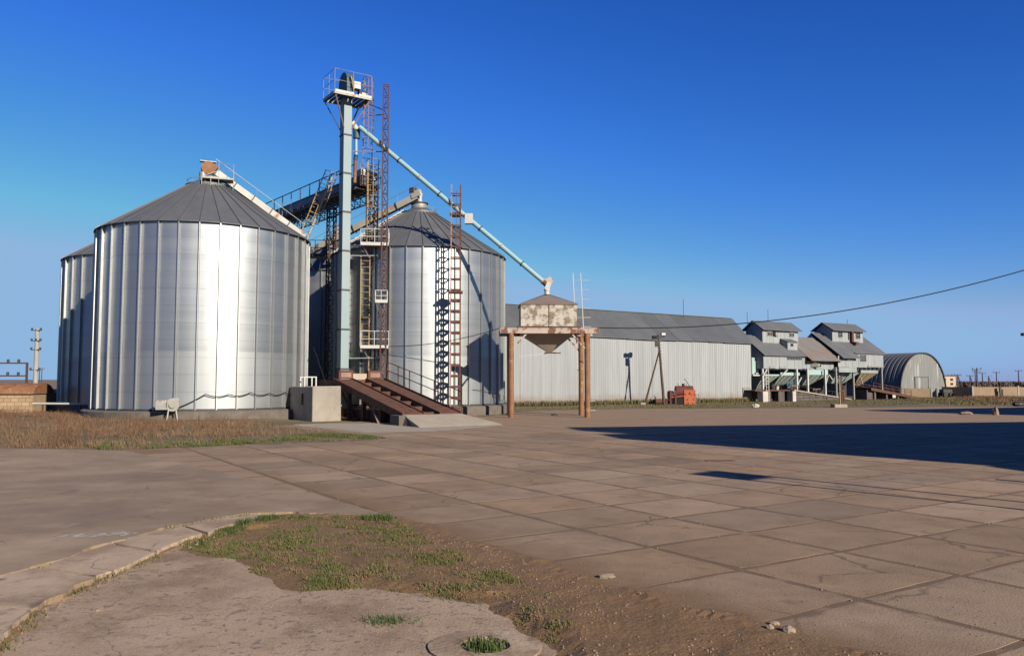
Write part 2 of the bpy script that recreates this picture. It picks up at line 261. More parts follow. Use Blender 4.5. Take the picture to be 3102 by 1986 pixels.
# ------------------------------------------------------------------ mesh helpers
class MB:
    def __init__(s): s.v = []; s.f = []
    def add(s, vs, fs):
        n = len(s.v); s.v += [tuple(v) for v in vs]; s.f += [tuple(i + n for i in f) for f in fs]; return s
    def box(s, x0, x1, y0, y1, z0, z1):
        return s.add([(x0,y0,z0),(x1,y0,z0),(x1,y1,z0),(x0,y1,z0),(x0,y0,z1),(x1,y0,z1),(x1,y1,z1),(x0,y1,z1)],
                     [(3,2,1,0),(4,5,6,7),(0,1,5,4),(1,2,6,5),(2,3,7,6),(3,0,4,7)])
    def hexa(s, b, t):      # four bottom, four top points (counter-clockwise from above)
        return s.add(list(b) + list(t), [(3,2,1,0),(4,5,6,7),(0,1,5,4),(1,2,6,5),(2,3,7,6),(3,0,4,7)])
    def bar(s, p, q, w, h=None, up=(0, 0, 1)):
        h = h or w; p = Vector(p); q = Vector(q); d = (q - p).normalized(); u = Vector(up)
        if abs(d.dot(u)) > .98: u = Vector((0, 1, 0))
        x = d.cross(u).normalized() * (w / 2); y = x.cross(d).normalized() * (h / 2)
        return s.hexa([p-x-y, p+x-y, q+x-y, q-x-y], [p-x+y, p+x+y, q+x+y, q-x+y])
    def tube(s, p, q, r, n=8, r2=None, cap=True):
        r2 = r if r2 is None else r2
        p = Vector(p); q = Vector(q); d = (q - p).normalized(); u = Vector((0, 0, 1)) if abs(d.z) < .95 else Vector((1, 0, 0))
        x = d.cross(u).normalized(); y = x.cross(d)
        a = [x * math.cos(2*math.pi*i/n) + y * math.sin(2*math.pi*i/n) for i in range(n)]
        vs = [p + v * r for v in a] + [q + v * r2 for v in a]
        fs = [((i+1) % n, i, n + i, n + (i+1) % n) for i in range(n)]
        if cap: fs += [tuple(range(n)), tuple(reversed(range(n, 2*n)))]
        return s.add(vs, fs)
    def path(s, pts, r, n=6):
        for a, b in zip(pts[:-1], pts[1:]): s.tube(a, b, r, n)
        return s
    def lathe(s, prof, n=36, a0=0, a1=2*math.pi, c=(0, 0)):
        full = abs(a1 - a0 - 2*math.pi) < 1e-6; m = n if full else n + 1; vs = []
        for i in range(m):
            a = a0 + (a1 - a0) * i / n
            vs += [(c[0] + r*math.cos(a), c[1] + r*math.sin(a), z) for r, z in prof]
        k = len(prof); fs = []
        for i in range(n):
            j = (i + 1) % m
            for p in range(k - 1): fs.append((i*k+p, j*k+p, j*k+p+1, i*k+p+1))
        return s.add(vs, fs)
    def prism(s, poly, z0, z1):     # xy polygon (ccw)
        n = len(poly); vs = [(x, y, z0) for x, y in poly] + [(x, y, z1) for x, y in poly]
        return s.add(vs, [tuple(reversed(range(n))), tuple(range(n, 2*n))] + [(i, (i+1) % n, n+(i+1) % n, n+i) for i in range(n)])
    def build(s, name, m, parent=None, smooth=False, bevel=0):
        me = bpy.data.meshes.new(name); me.from_pydata(s.v, [], s.f); me.update()
        return obj(name, me, m, parent, smooth, bevel)
def obj(name, me, m=None, parent=None, smooth=False, bevel=0):
    if m is not None and not me.materials: me.materials.append(M[m] if isinstance(m, str) else m)
    if smooth:
        me.polygons.foreach_set('use_smooth', [True] * len(me.polygons))
        me.set_sharp_from_angle(angle=R_(40))
    o = bpy.data.objects.new(name, me); C.objects.link(o)
    if parent is not None: o.parent = parent
    if bevel:
        b = o.modifiers.new('bevel', 'BEVEL'); b.width = bevel; b.segments = 1; b.limit_method = 'ANGLE'
    return o
def sheet(poly, z1, z0=None):
    """irregular flat sheet, triangulated cleanly; z0 gives it a rim"""
    from mathutils.geometry import delaunay_2d_cdt
    n = len(poly); vs, es, fs, *_ = delaunay_2d_cdt([Vector(p) for p in poly], [(i, (i+1) % n) for i in range(n)], [], 1, 1e-5)
    m_ = MB(); m_.add([(v.x, v.y, z1) for v in vs], [tuple(f) for f in fs])
    if z0 is not None: m_.add([(x, y, z0) for x, y in poly] + [(x, y, z1) for x, y in poly], [(i, (i+1) % n, n+(i+1) % n, n+i) for i in range(n)])
    return m_
def tag(o, label, cat, group=None, kind=None):
    o['label'] = label; o['category'] = cat
    if group: o['group'] = group
    if kind: o['kind'] = kind
    return o
def struct(o, label=None):
    o['kind'] = 'structure'
    if label: o['label'] = label
    return o
def thing(name, label, cat, loc=(0, 0, 0), rotz=0, group=None):
    o = bpy.data.objects.new(name, None); C.objects.link(o); o.empty_display_size = .3
    o.location = loc; o.rotation_euler = (0, 0, rotz); tag(o, label, cat, group); return o
def copies(first, n_or_list, parent=None):
    """share one part's mesh: list of (loc, rotz)"""
    out = [first]
    for loc, rz in n_or_list:
        c = first.copy(); C.objects.link(c); c.location = loc; c.rotation_euler = (0, 0, rz); c.parent = parent or first.parent; out.append(c)
    return out
def rot2(p, a): return (p[0]*math.cos(a) - p[1]*math.sin(a), p[0]*math.sin(a) + p[1]*math.cos(a))
def inpoly(x, y, P):
    c = False; j = len(P) - 1
    for i in range(len(P)):
        if (P[i][1] > y) != (P[j][1] > y) and x < (P[j][0]-P[i][0])*(y-P[i][1])/(P[j][1]-P[i][1]) + P[i][0]: c = not c
        j = i
    return c
def ragged(poly, step=.25, amp=.05, seed=0, closed=True):
    out = []; n = len(poly)
    for i in range(n if closed else n - 1):
        a = Vector((*poly[i], 0)); b = Vector((*poly[(i+1) % n], 0)); k = max(1, int((b-a).length / step))
        for t in range(k):
            p = a.lerp(b, t / k); q = noise.noise_vector(p * 2.3 + Vector((seed, 0, 0))) * amp + noise.noise_vector(p * 9 + Vector((seed, 5, 0))) * amp * .35
            out.append((p.x + q.x, p.y + q.y))
    if not closed: out.append(poly[-1])
    return out
GA = R_(33.865); GU = Vector((math.cos(GA), math.sin(GA), 0)); GV = Vector((-GU.y, GU.x, 0))   # the yard's grid directions
def frame(o, x, y, z=0): return o + GU*x + GV*y + Vector((0, 0, z))

# ================================================================== GROUND
KIN = [(-3.4,3.5),(-3.6,5.0),(-3.76,6.07),(-4.0,6.78),(-4.08,7.24),(-4.07,8.1),(-4.01,8.87),(-3.98,9.94),(-3.83,10.8),(-3.53,11.47)]
KOUT = [(-4.9,3.5),(-5.1,5.5),(-5.14,7.0),(-5.04,8.1),(-4.9,8.66),(-4.8,9.68),(-4.5,10.8),(-4.19,11.47),(-3.71,11.84)]
ARC = [(-3.25,11.75),(-2.6,11.75),(-2.17,11.65),(-1.68,11.47),(-1.1,10.5),(0.21,8.66),(1.12,7.31),(1.69,6.6),(2.16,6.02),(2.9,5.2),(3.6,4.2)]
PIN = [(-3.83,9.55),(-3.12,9.09),(-2.61,8.37),(-2.02,7.76),(-1.41,7.76),(-0.79,7.53),(-0.19,7.17),(-0.01,6.66),(0.19,6.33),(0.29,5.75),(0.45,4.8),(0.6,3.5)]
PATCH = KIN + ARC + [(3.6,3.5)]
def segdist(x, y, P):
    d = 1e9
    for (ax, ay), (bx, by) in zip(P[:-1], P[1:]):
        vx, vy = bx-ax, by-ay; t = max(0, min(1, ((x-ax)*vx+(y-ay)*vy)/(vx*vx+vy*vy))); d = min(d, math.hypot(x-ax-t*vx, y-ay-t*vy))
    return d
FIELD = [(-60,23.2),(-14.54,23.14),(-10.88,22.57),(-9.27,23.59),(-7.83,24.87),(-6.05,25.56),(-4.67,26.11),(-4.13,27.48),(-5.6,29.4),(-7.23,31.24),(-10.25,34.81),(-10.8,38),(-14,60),(-60,60)]
def ss(a, b, x): t = max(0, min(1, (x-a)/(b-a))); return t*t*(3-2*t)
def gz(x, y):
    z = -.035
    if -6 < x < 5 and 2 < y < 13:
        if inpoly(x, y, PATCH):
            d = segdist(x, y, ARC); k = ss(0, .5, d)
            z = .012 + .012*noise.noise((x*3, y*3, 0)) + .008*noise.noise((x*9, y*9, 1))
            dp = segdist(x, y, PIN); z -= .018*ss(1.2, .1, dp) * k + .03*k*ss(-1.0, -2.2, x)
            if y < 11 and segdist(x, y, KIN) < .5: z -= .05
            inside = inpoly(x, y, KIN[:8] + PIN)
            q_ = ss(.30, .04, dp + .14*noise.noise((x*2.5, y*2.5, 7)) + .06*noise.noise((x*8, y*8, 7))); z = z*(1-q_) - .056*q_
            if inside: z = -.060
        else:
            d = segdist(x, y, ARC) + .22*noise.noise((x*1.7, y*1.7, 3)) + .10*noise.noise((x*6, y*6, 5))
            if d < .5 and x > -1.6: z = -.035 + .055*(1-d/.5) + .006*noise.noise((x*9, y*9, 0))
        if inpoly(x, y, KOUT + KIN[::-1]): z = -.03
    elif inpoly(x, y, FIELD):
        d = segdist(x, y, FIELD[:12]); z = .005 + .10*ss(0, 2.5, d) + .03*noise.noise((x*.5, y*.5, 0))
    if y > 120: z += 3.2 * ss(250, 1100, y) * ss(200, -300, x) + 1.2*ss(300, 1200, y)
    return z
def lines(f0, f1, st, lo, hi, g=1.22):
    L = list(np.arange(f0, f1 + 1e-6, st)); s = st; x = f0
    while x > lo: s *= g; x -= s; L.insert(0, max(x, lo))
    s = st; x = f1
    while x < hi: s *= g; x += s; L.append(min(x, hi))
    return L
gx = lines(-5.4, 4.4, .075, -2500, 2500, 1.14); gy = lines(3.4, 12.6, .075, -60, 5000, 1.12)
V = [(x, y, gz(x, y)) for y in gy for x in gx]; nx = len(gx)
F = [(j*nx+i, j*nx+i+1, (j+1)*nx+i+1, (j+1)*nx+i) for j in range(len(gy)-1) for i in range(nx-1)]
me = bpy.data.meshes.new('ground'); me.from_pydata(V, [], F)
def ground_mat():
    m = mat('ground_soil', (0.26, 0.152, 0.066), (0.185, 0.104, 0.043), scale=2.2, rough=1, bump=.8, bscale=30, coord='World', c3=(0.30, 0.215, 0.15), t3=.62, s3=7)
    n = m.node_tree; N = n.nodes.new; L = n.links.new; b = n.nodes['Principled BSDF']
    src = b.inputs['Base Color'].links[0].from_socket
    g = N('ShaderNodeNewGeometry'); s = N('ShaderNodeSeparateXYZ'); L(g.outputs['Position'], s.inputs[0])
    def mr(sock, a, c):
        r = N('ShaderNodeMapRange'); r.interpolation_type = 'SMOOTHSTEP'; r.inputs[1].default_value = a; r.inputs[2].default_value = c; L(sock, r.inputs[0]); return r.outputs[0]
    t = N('ShaderNodeTexNoise'); t.inputs['Scale'].default_value = .12; t.inputs['Detail'].default_value = 7
    mp = N('ShaderNodeMapping'); mp.inputs['Scale'].default_value = (.5, 1.6, 1); L(g.outputs['Position'], mp.inputs[0]); L(mp.outputs[0], t.inputs[0])
    x = N('ShaderNodeMix'); x.data_type = 'RGBA'; L(mr(t.outputs[0], .38, .62), x.inputs[0]); x.inputs[6].default_value = (0.1140, 0.0760, 0.0418, 1.0000); x.inputs[7].default_value = (0.0646, 0.0593, 0.0228, 1.0000)
    y = N('ShaderNodeMix'); y.data_type = 'RGBA'; L(mr(s.outputs[1], 20, 26), y.inputs[0]); L(src, y.inputs[6]); L(x.outputs[2], y.inputs[7])
    f = N('ShaderNodeMix'); f.data_type = 'RGBA'; L(mr(s.outputs[1], 90, 200), f.inputs[0]); L(y.outputs[2], f.inputs[6]); f.inputs[7].default_value = (0.1178, 0.0851, 0.0570, 1.0000)
    L(f.outputs[2], b.inputs['Base Color']); return m
struct(obj('ground', me, ground_mat(), smooth=False), 'bare soil and dry grassland round the yard')

# ---- concrete yard: a bedding sheet with the far slabs drawn, and each near slab as a piece
SA = R_(33.0); su = Vector((math.cos(SA), math.sin(SA), 0)); sv = Vector((math.sin(SA), -math.cos(SA), 0))
SO = Vector((0.11, 11.72, 0)); LA, LB = 1.345, 1.62       # along sv, along su
def yard_mat():
    m = mat('yard_far_concrete', (0.385, 0.262, 0.158), (0.315, 0.212, 0.128), scale=.5, rough=.95, bump=.3, bscale=20, coord='World', c3=(0.44, 0.31, 0.20), t3=.6, s3=.25, soft3=.2)
    n = m.node_tree; N = n.nodes.new; L = n.links.new; b = n.nodes['Principled BSDF']
    src = b.inputs['Base Color'].links[0].from_socket
    g = N('ShaderNodeNewGeometry')
    ad = N('ShaderNodeVectorMath'); ad.operation = 'SUBTRACT'; L(g.outputs['Position'], ad.inputs[0]); ad.inputs[1].default_value = SO
    wb = N('ShaderNodeTexNoise'); wb.inputs['Scale'].default_value = 2.5; L(g.outputs['Position'], wb.inputs[0])
    def dist(vec, L_):
        d = N('ShaderNodeVectorMath'); d.operation = 'DOT_PRODUCT'; L(ad.outputs[0], d.inputs[0]); d.inputs[1].default_value = vec
        a = N('ShaderNodeMath'); a.operation = 'MULTIPLY_ADD'; L(d.outputs['Value'], a.inputs[0]); a.inputs[1].default_value = 1 / L_; a.inputs[2].default_value = .5
        q = N('ShaderNodeMath'); q.operation = 'FRACT'; L(a.outputs[0], q.inputs[0])
        e = N('ShaderNodeMath'); e.operation = 'SUBTRACT'; L(q.outputs[0], e.inputs[0]); e.inputs[1].default_value = .5
        h = N('ShaderNodeMath'); h.operation = 'ABSOLUTE'; L(e.outputs[0], h.inputs[0])
        k = N('ShaderNodeMath'); k.operation = 'MULTIPLY'; L(h.outputs[0], k.inputs[0]); k.inputs[1].default_value = L_; return k.outputs[0]
    mn = N('ShaderNodeMath'); mn.operation = 'MINIMUM'; L(dist(su, LB), mn.inputs[0]); L(dist(sv, LA), mn.inputs[1])
    r = N('ShaderNodeMapRange'); r.inputs[1].default_value = .045; r.inputs[2].default_value = .075; r.inputs[3].default_value = 1; r.inputs[4].default_value = 0; L(mn.outputs[0], r.inputs[0])
    mu = N('ShaderNodeMath'); mu.operation = 'MULTIPLY'; L(r.outputs[0], mu.inputs[0])
    r2 = N('ShaderNodeMapRange'); r2.inputs[1].default_value = .25; r2.inputs[2].default_value = .42; L(wb.outputs[0], r2.inputs[0]); L(r2.outputs[0], mu.inputs[1])
    x = N('ShaderNodeMix'); x.data_type = 'RGBA'; L(mu.outputs[0], x.inputs[0]); L(src, x.inputs[6]); x.inputs[7].default_value = (0.0950, 0.0593, 0.0334, 1.0000)
    L(x.outputs[2], b.inputs['Base Color']); return m
YL = [(-10.57,22.43),(-5.97,17.02),(-3.76,14.37),(-1.63,11.54),(-1.0,10.4),(0.3,8.5),(1.2,7.2),(1.8,6.5),(2.3,5.8),(3.2,4.6),(4.0,3.5)]
YARD = YL + [(30,3.5),(75,40),(75,66.5)] + ragged([(60,65.5),(39.8,62.5),(24.7,59.2),(8.78,56.31),(3,54),(-.5,50.0),(-.2,46.4)], .8, .35, 3, False) \
     + [(-2.6,44.6),(-5,41),(-9,37),(-10.2,34.9),(-7.23,31.24),(-5.6,29.4),(-4.13,27.48),(-4.67,26.11),(-6.05,25.56),(-7.83,24.87),(-9.27,23.59),(-10.88,22.57)]
yard = sheet(YARD, -.0012)
yo = struct(yard.build('concrete_yard', yard_mat()), 'wide yard paved with cracked square concrete slabs')
def slab_mesh(k):
    r = random.Random(k); hx, hy = LB/2 - .036, LA/2 - .036; pts = []
    cor = [(-hx,-hy),(hx,-hy),(hx,hy),(-hx,hy)]
    for i in range(4):
        a, b = cor[i], cor[(i+1) % 4]
        for t in range(5):
            q = t/5; j = .014 if t else .03
            pts.append((a[0]+(b[0]-a[0])*q + r.uniform(-j, j), a[1]+(b[1]-a[1])*q + r.uniform(-j, j)))
    n = len(pts)
    vs = [(x, y, -.03) for x, y in pts] + [(x, y, -.004) for x, y in pts] + [(x*.997, y*.997, r.uniform(-.0015, .0015)) for x, y in pts] + [(0, 0, .002)]
    fs = [(i, (i+1) % n, n+(i+1) % n, n+i) for i in range(n)] + [(n+i, n+(i+1) % n, 2*n+(i+1) % n, 2*n+i) for i in range(n)] + [(2*n+i, 2*n+(i+1) % n, 3*n) for i in range(n)]
    me = bpy.data.meshes.new('slab'); me.from_pydata(vs, [], fs); me.materials.append(M['slab']); return me
SM = [slab_mesh(k) for k in range(9)]
cand = []
for i in range(-24, 26):
    for j in range(-24, 30):
        c = SO + sv*(i+.5)*LA + su*(j+.5)*LB
        if not (4.9 < c.y < 30) or abs(c.x) > .655*c.y + 1.2: continue
        if not inpoly(c.x, c.y, YARD): continue
        if not all(inpoly(c.x + dx, c.y + dy, YARD) for dx, dy in ((-.6,0),(.35,.3),(-.3,-.3))): continue
        cand.append((c.y, c))
cand.sort(key=lambda t: t[0])
for k, (_, c) in enumerate(cand[:300]):
    o = obj('slab', random.choice(SM), None, yo)
    o.location = c + Vector((0, 0, random.uniform(0, .0012))); o.rotation_euler = (random.uniform(-.0006, .0006), random.uniform(-.0006, .0006), SA + random.choice((0, math.pi)) + random.uniform(-.004, .004))
# ---- left paving without joints, its sunken kerb strip and the broken paving in front
LEFT = [(-70,23.3),(-14.54,23.2),(-10.88,22.62)] + ragged([(-10.57,22.43),(-5.97,17.02),(-3.76,14.37),(-1.63,11.54)], .5, .04, 1, False)[1:] \
     + ragged([(-2.17,11.75),(-3.25,11.95),(-3.71,11.9)] + KOUT[::-1][1:], .07, .11, 2, False) + [(-5,2),(-70,2)]
struct(sheet(LEFT[::-1], .002, -.10).build('left_paving', 'asph'), 'grey jointless paving left of the slabs')
ks = MB(); n = 10
inn = [Vector((*p, 0)) for p in KIN]
ko = struct(MB().build('kerb_strip', 'kerb'), 'curved strip of pale cracked kerb concrete')
def along(P, t):
    d = [math.hypot(b[0]-a[0], b[1]-a[1]) for a, b in zip(P[:-1], P[1:])]; T = sum(d)*t
    for (a, b), l in zip(zip(P[:-1], P[1:]), d):
        if T <= l: return (a[0]+(b[0]-a[0])*T/l, a[1]+(b[1]-a[1])*T/l)
        T -= l
    return P[-1]
for k in range(7):        # kerb pieces with broken cross joints
    t0, t1 = k/7 + .004, (k+1)/7 - .004
    ins = [along(KIN, t0 + (t1-t0)*q/8) for q in range(9)]; outs = [along(KOUT, t0 + (t1-t0)*q/8) for q in range(9)]
    poly = ragged(ins, .05, .07, k, False) + ragged([(x + .07, y) for x, y in outs[::-1]], .07, .05, k+20, False)
    MB().prism(poly[::-1] if k < 0 else poly, -.2, -.002 + random.uniform(-.010, .006)).build('kerb_piece', 'kerb', ko)
BR = KIN[:8] + PIN
BRK = ragged([(x + .03, y) for x, y in KIN[:8]], .08, .05, 8, False) + ragged(PIN, .05, .16, 9, False)
struct(sheet(BRK[::-1], -.05, -.18).build('broken_paving', 'broken'), 'pinkish broken gravelly paving in the foreground')
# manhole collar with grass in its hole
mc = MB(); ring = []
for i in range(40):
    a = 2*math.pi*i/40; ro = .40 + .08*noise.noise((math.cos(a)*2, math.sin(a)*2, 4)); ri = .185 + .02*noise.noise((math.cos(a)*3, math.sin(a)*3, 9))
    ring.append((ro*1.05, ri, a))
for ro, ri, a in ring:
    c, s_ = math.cos(a), math.sin(a); mc.v += [(ro*c, ro*s_, -.12), (ro*c, ro*s_, .015), (ri*c, ri*s_, .025), (ri*c, ri*s_, -.12)]
for i in range(40):
    j = (i+1) % 40
    for p in range(3): mc.f.append((i*4+p, j*4+p, j*4+p+1, i*4+p+1))
mo = mc.build('manhole_collar', 'kerb'); mo.location = (-.2, 6.08, -.052); tag(mo, 'chipped round concrete manhole collar with grass growing in its hole', 'manhole')
# light concrete strip in front of the ramp
struct(MB().add([(x, y, .004) for x, y in ragged([(-3.0,31.0),(-1.2,33.6),(-.2,35.6),(-4.0,33.6),(-6.3,37.2),(-9.6,36.3),(-9.5,35.2),(-7.0,32.4),(-5.4,30.2)], .4, .1, 4)], [tuple(range(len(ragged([(-3.0,31.0),(-1.2,33.6),(-.2,35.6),(-4.0,33.6),(-6.3,37.2),(-9.6,36.3),(-9.5,35.2),(-7.0,32.4),(-5.4,30.2)], .4, .1, 4))))]).build('ramp_apron', 'conc'), 'pale concrete apron before the ramp')
# white lime spills on the left paving
for (x, y, rx, ry, lab) in ((-5.35,10.15,.34,.12,'faint white spill on the left paving, the farther left of two'),(-4.93,10.25,.22,.13,'bright white spill on the left paving nearer the kerb')):
    m_ = MB()
    for k in range(46):
        a = random.uniform(0, 6.28); q = random.random()**.7; px, py = rx*q*math.cos(a), ry*q*math.sin(a); s_ = random.uniform(.008, .035)
        pts = [(px + s_*1.6*random.uniform(.6, 1.2)*math.cos(b), py + s_*random.uniform(.6, 1.2)*math.sin(b), .0055 + .0004*k/46) for b in [i*6.283/7 for i in range(7)]]
        m_.add(pts, [tuple(range(7))])
    o = m_.build('lime_spill', 'lime'); o.location = (x, y, 0); tag(o, lab, 'spill')

# ================================================================== SILOS
RS, ZB, ZE, ZR, RR = 5.35, 0.56, 9.65, 12.55, 1.02
NP = 36; da = 2*math.pi/NP
def wall_panel_mesh():
    m = MB(); prof = []
    rings = 11; hh = (ZE-ZB)/rings
    for k in range(rings):
        z0 = ZB + k*hh; prof += [(RS + (.006 if k % 2 else 0), z0 + .001), (RS + (.006 if k % 2 else 0), z0 + hh)]
    m.lathe(prof, 4, -da/2 + .006, da/2 - .006); me = bpy.data.meshes.new('wall_panel'); me.from_pydata(m.v, [], m.f); me.materials.append(M['silo'])
    me.polygons.foreach_set('use_smooth', [True]*len(me.polygons)); me.set_sharp_from_angle(angle=R_(20)); return me
WP = wall_panel_mesh()
ST = MB().box(RS-.02, RS+.125, -.024, .024, ZB-.02, ZE-.06)
st_me = bpy.data.meshes.new('stiffener'); st_me.from_pydata(ST.v, [], ST.f); st_me.materials.append(M['stiff'])
rp = MB(); prof = [(RS+.17, ZE-.06), (RS+.17, ZE-.035), (RR, ZR)]
rp.lathe(prof, 2, -da/2+.002, da/2-.002); rp_me = bpy.data.meshes.new('roof_panel'); rp_me.from_pydata(rp.v, [], rp.f); rp_me.materials.append(M['sroof'])
rb = MB().bar((RS+.18, 0, ZE-.02), (RR, 0, ZR+.015), .028, .06); rb_me = bpy.data.meshes.new('roof_rib'); rb_me.from_pydata(rb.v, [], rb.f); rb_me.materials.append(M['rib'])
rbl = MB().bar((RS+.18, 0, ZE-.02), (RR, 0, ZR+.02), .03, .05)
def silo(loc, label, rot):
    t = thing('grain_silo', label, 'silo', (*loc, 0), rot, 'galvanised grain silos')
    MB().lathe([(0, 0), (5.85, -.1), (5.85, .44), (5.72, .5), (0, .5)], 48).build('foundation', 'found', t)
    MB().lathe([(RS-.06, ZB-.06), (RS-.06, ZE)], 72).build('inner_shell', 'dark', t)
    MB().lathe([(RS-.03, ZB-.06), (RS+.10, ZB-.06), (RS+.10, ZB+.03), (RS-.03, ZB+.03)], 72).build('base_ring', 'dark', t)
    for k in range(NP):
        for nm, me_, off in (('wall_panel', WP, 0), ('stiffener', st_me, .5), ('roof_panel', rp_me, 0), ('roof_rib', rb_me, .5)):
            o = obj(nm, me_, None, t); o.rotation_euler = (0, 0, (k + off)*da)
    MB().lathe([(RR+.16, ZR-.10), (RR+.16, ZR+.03), (RR-.05, ZR+.05), (.42, ZR+.42), (.42, ZR+.62), (0, ZR+.64)], 36).build('roof_cap', 'sroof', t)
    for a in range(8):      # guard rail hoop round the cap
        pass
    hr = MB(); pts = [(1.1*math.cos(a*.3491), 1.1*math.sin(a*.3491), ZR+.28) for a in range(19)]; hr.path(pts, .015, 5)
    for a in range(9): hr.tube((1.1*math.cos(a*.698), 1.1*math.sin(a*.698), ZR), (1.1*math.cos(a*.698), 1.1*math.sin(a*.698), ZR+.28), .014, 5)
    hr.build('cap_rail', 'steel', t)
    return t
S1 = Vector((-16.69, 43.83, 0)); S3 = Vector((-5.9, 50.96, 0)); S2 = Vector((-24.0, 53.9, 0)); S4 = Vector((-13.2, 61.0, 0))
s1 = silo(S1[:2], 'largest front silo with a bright sun streak, left of the rusty ramp', .04)
s3 = silo(S3[:2], 'silo right of the ramp with ladder and hopper shadows on its wall', .07)
s2 = silo(S2[:2], 'leftmost silo peeking out behind the largest silo', .02)
s4 = silo(S4[:2], 'shaded rear silo seen between the two front silos', .09)
# roof stair on the silo behind the masts
st = MB()
for k in range(15):
    q = .08 + k*.06; r = RS+.1 + (RR-RS-.1)*q; z = ZE + (ZR-ZE)*q
    st.box(-r-.13, -r+.17, -.3, .3, z+.10, z+.13); st.bar((-r, -.3, z), (-r-.1, -.3, z+.12), .03); st.bar((-r, .3, z), (-r-.1, .3, z+.12), .03)
for y in (-.32, .32): st.bar((-RS-.1, y, ZE+.1), (-RR-.1, y, ZR+.1), .03, .06)
so_ = st.build('roof_stair', 'steel', s3); so_.rotation_euler = (0, 0, R_(18))
# cable looped along the front silo and small door plates
def sag(a, b, s, n=10):
    a = Vector(a); b = Vector(b); return [a.lerp(b, i/n) - Vector((0, 0, s*4*(i/n)*(1-i/n))) for i in range(n+1)]
cb = MB()
def sp(az, z, r=RS+.16): return Vector((S1.x + r*math.sin(R_(az)), S1.y - r*math.cos(R_(az)), z))
prev = sp(8, .62)
for az, z in ((22, 1.3), (33, 1.28), (44, 1.36), (55, 1.32), (66, 1.35), (80, 1.3)):
    nxt = sp(az, z); cb.path(sag(prev, nxt, .12 if az > 22 else .05, 6), .022, 5); prev = nxt
tag(cb.build('slack_cable', 'cable'), 'slack black cable looping along the foot of the largest silo', 'cable')

# ventilation fan on a stand in front of the largest silo
f = thing('aeration_fan', 'pale blower fan on legs at the foot of the largest silo', 'fan', (-15.78, 37.75, 0), R_(20))
MB().tube((0, -.12, .82), (0, .16, .82), .30, 20).build('housing', 'concp', f, True)
MB().tube((0, -.20, .82), (0, -.11, .82), .15, 16).build('inlet', 'steel', f, True)
MB().box(-.72, -.22, -.12, .3, .60, 1.04).build('duct', 'steel', f)
MB().box(.02, .28, -.1, .14, 1.0, 1.14).build('outlet', 'concp', f)
for sx in (-1, 1):
    for sy in (-1, 1): MB().bar((sx*.16, sy*.12, .6), (sx*.24, sy*.2, 0), .05).build('leg', 'steel', f)
MB().tube((0, .16, .82), (0, .42, .82), .13, 14).build('motor', 'dblue', f, True)

# ================================================================== BUCKET ELEVATOR
EL = thing('bucket_elevator', 'tall pale blue bucket elevator leg with railed head platform', 'elevator', (-9.52, 45.5, 0), GA)
trunk = MB()
for k in range(8):
    z0 = .4 + k*2.22; MB().box(-.235, .235, -.29, .29, z0, z0+2.19).build('leg_section', 'blue', EL)
    MB().box(-.27, .27, -.325, .325, z0+2.155, z0+2.245).build('flange', 'dark', EL)
hd = MB(); hp = [(-.62 + 0*1, 18.15), (.62, 18.15), (.62, 18.9)] + [(.62*math.cos(a*math.pi/10), 18.95 + .62*math.sin(a*math.pi/10)) for a in range(11)] + [(-.62, 18.9)]
n = len(hp); hd.add([(-.22, y, z) for y, z in hp] + [(.22, y, z) for y, z in hp], [tuple(range(n)), tuple(reversed(range(n, 2*n)))] + [(i, n+i, n+(i+1) % n, (i+1) % n) for i in range(n)])
hd.build('head_hood', 'dblue', EL)
MB().bar((-.05, -.72, 19.15), (.12, -.70, 18.45), .22, .10).build('belt_guard', 'yellow', EL)
MB().box(.1, .62, -.6, -.15, 18.6, 19.0).build('gearbox', 'white', EL)
MB().tube((.55, -.45, 18.4), (1.0, -.45, 18.4), .17, 14).build('motor', 'dark', EL, True)
MB().box(.70, 1.02, -.62, -.45, 18.22, 18.42).build('motor_cover', 'white', EL)
pf = MB()
for k in range(8): pf.box(-1.05 + k*.27, -.86 + k*.27, -.95, .75, 17.98, 18.02)
pf.build('deck_slats', 'dark', EL)
fr = MB()
for y in (-.97, .77): fr.box(-1.08, 1.12, y-.03, y+.03, 17.93, 18.09)
for x in (-1.08, 1.12): fr.box(x-.03, x+.03, -.94, .74, 17.93, 18.09)
fr.build('deck_frame', 'steel', EL)
MB().box(-1.06, .05, -1.02, -1.0, 18.02, 18.16).build('toe_board', 'white', EL)
MB().box(.35, 1.12, -1.02, -1.0, 18.02, 18.16).build('toe_board', 'white', EL)
rl = MB(); P4 = [(-1.08, -.97), (1.12, -.97), (1.12, .77), (-1.08, .77)]
for i in range(4):
    a, b = P4[i], P4[(i+1) % 4]
    for z in (18.72, 19.35): rl.tube((*a, z), (*b, z), .014, 6)
    for q in (0, .5): rl.tube((a[0]+(b[0]-a[0])*q, a[1]+(b[1]-a[1])*q, 18.02), (a[0]+(b[0]-a[0])*q, a[1]+(b[1]-a[1])*q, 19.35), .016, 6)
rl.build('railing', 'steel', EL)
for x, y in P4: MB().bar((x*.95, y*.95, 17.95), (.24 if x > 0 else -.24, .29 if y > 0 else -.29, 16.3), .055).build('knee_brace', 'pinkrust' if y < 0 else 'dark', EL)
MB().tube((.3, -.1, 16.75), (.62, -.1, 16.35), .17, 12).build('outlet_neck', 'white', EL, True)
MB().tube((.62, -.1, 16.35), (.62, -.1, 15.85), .2, 12).build('diverter', 'dblue', EL, True)
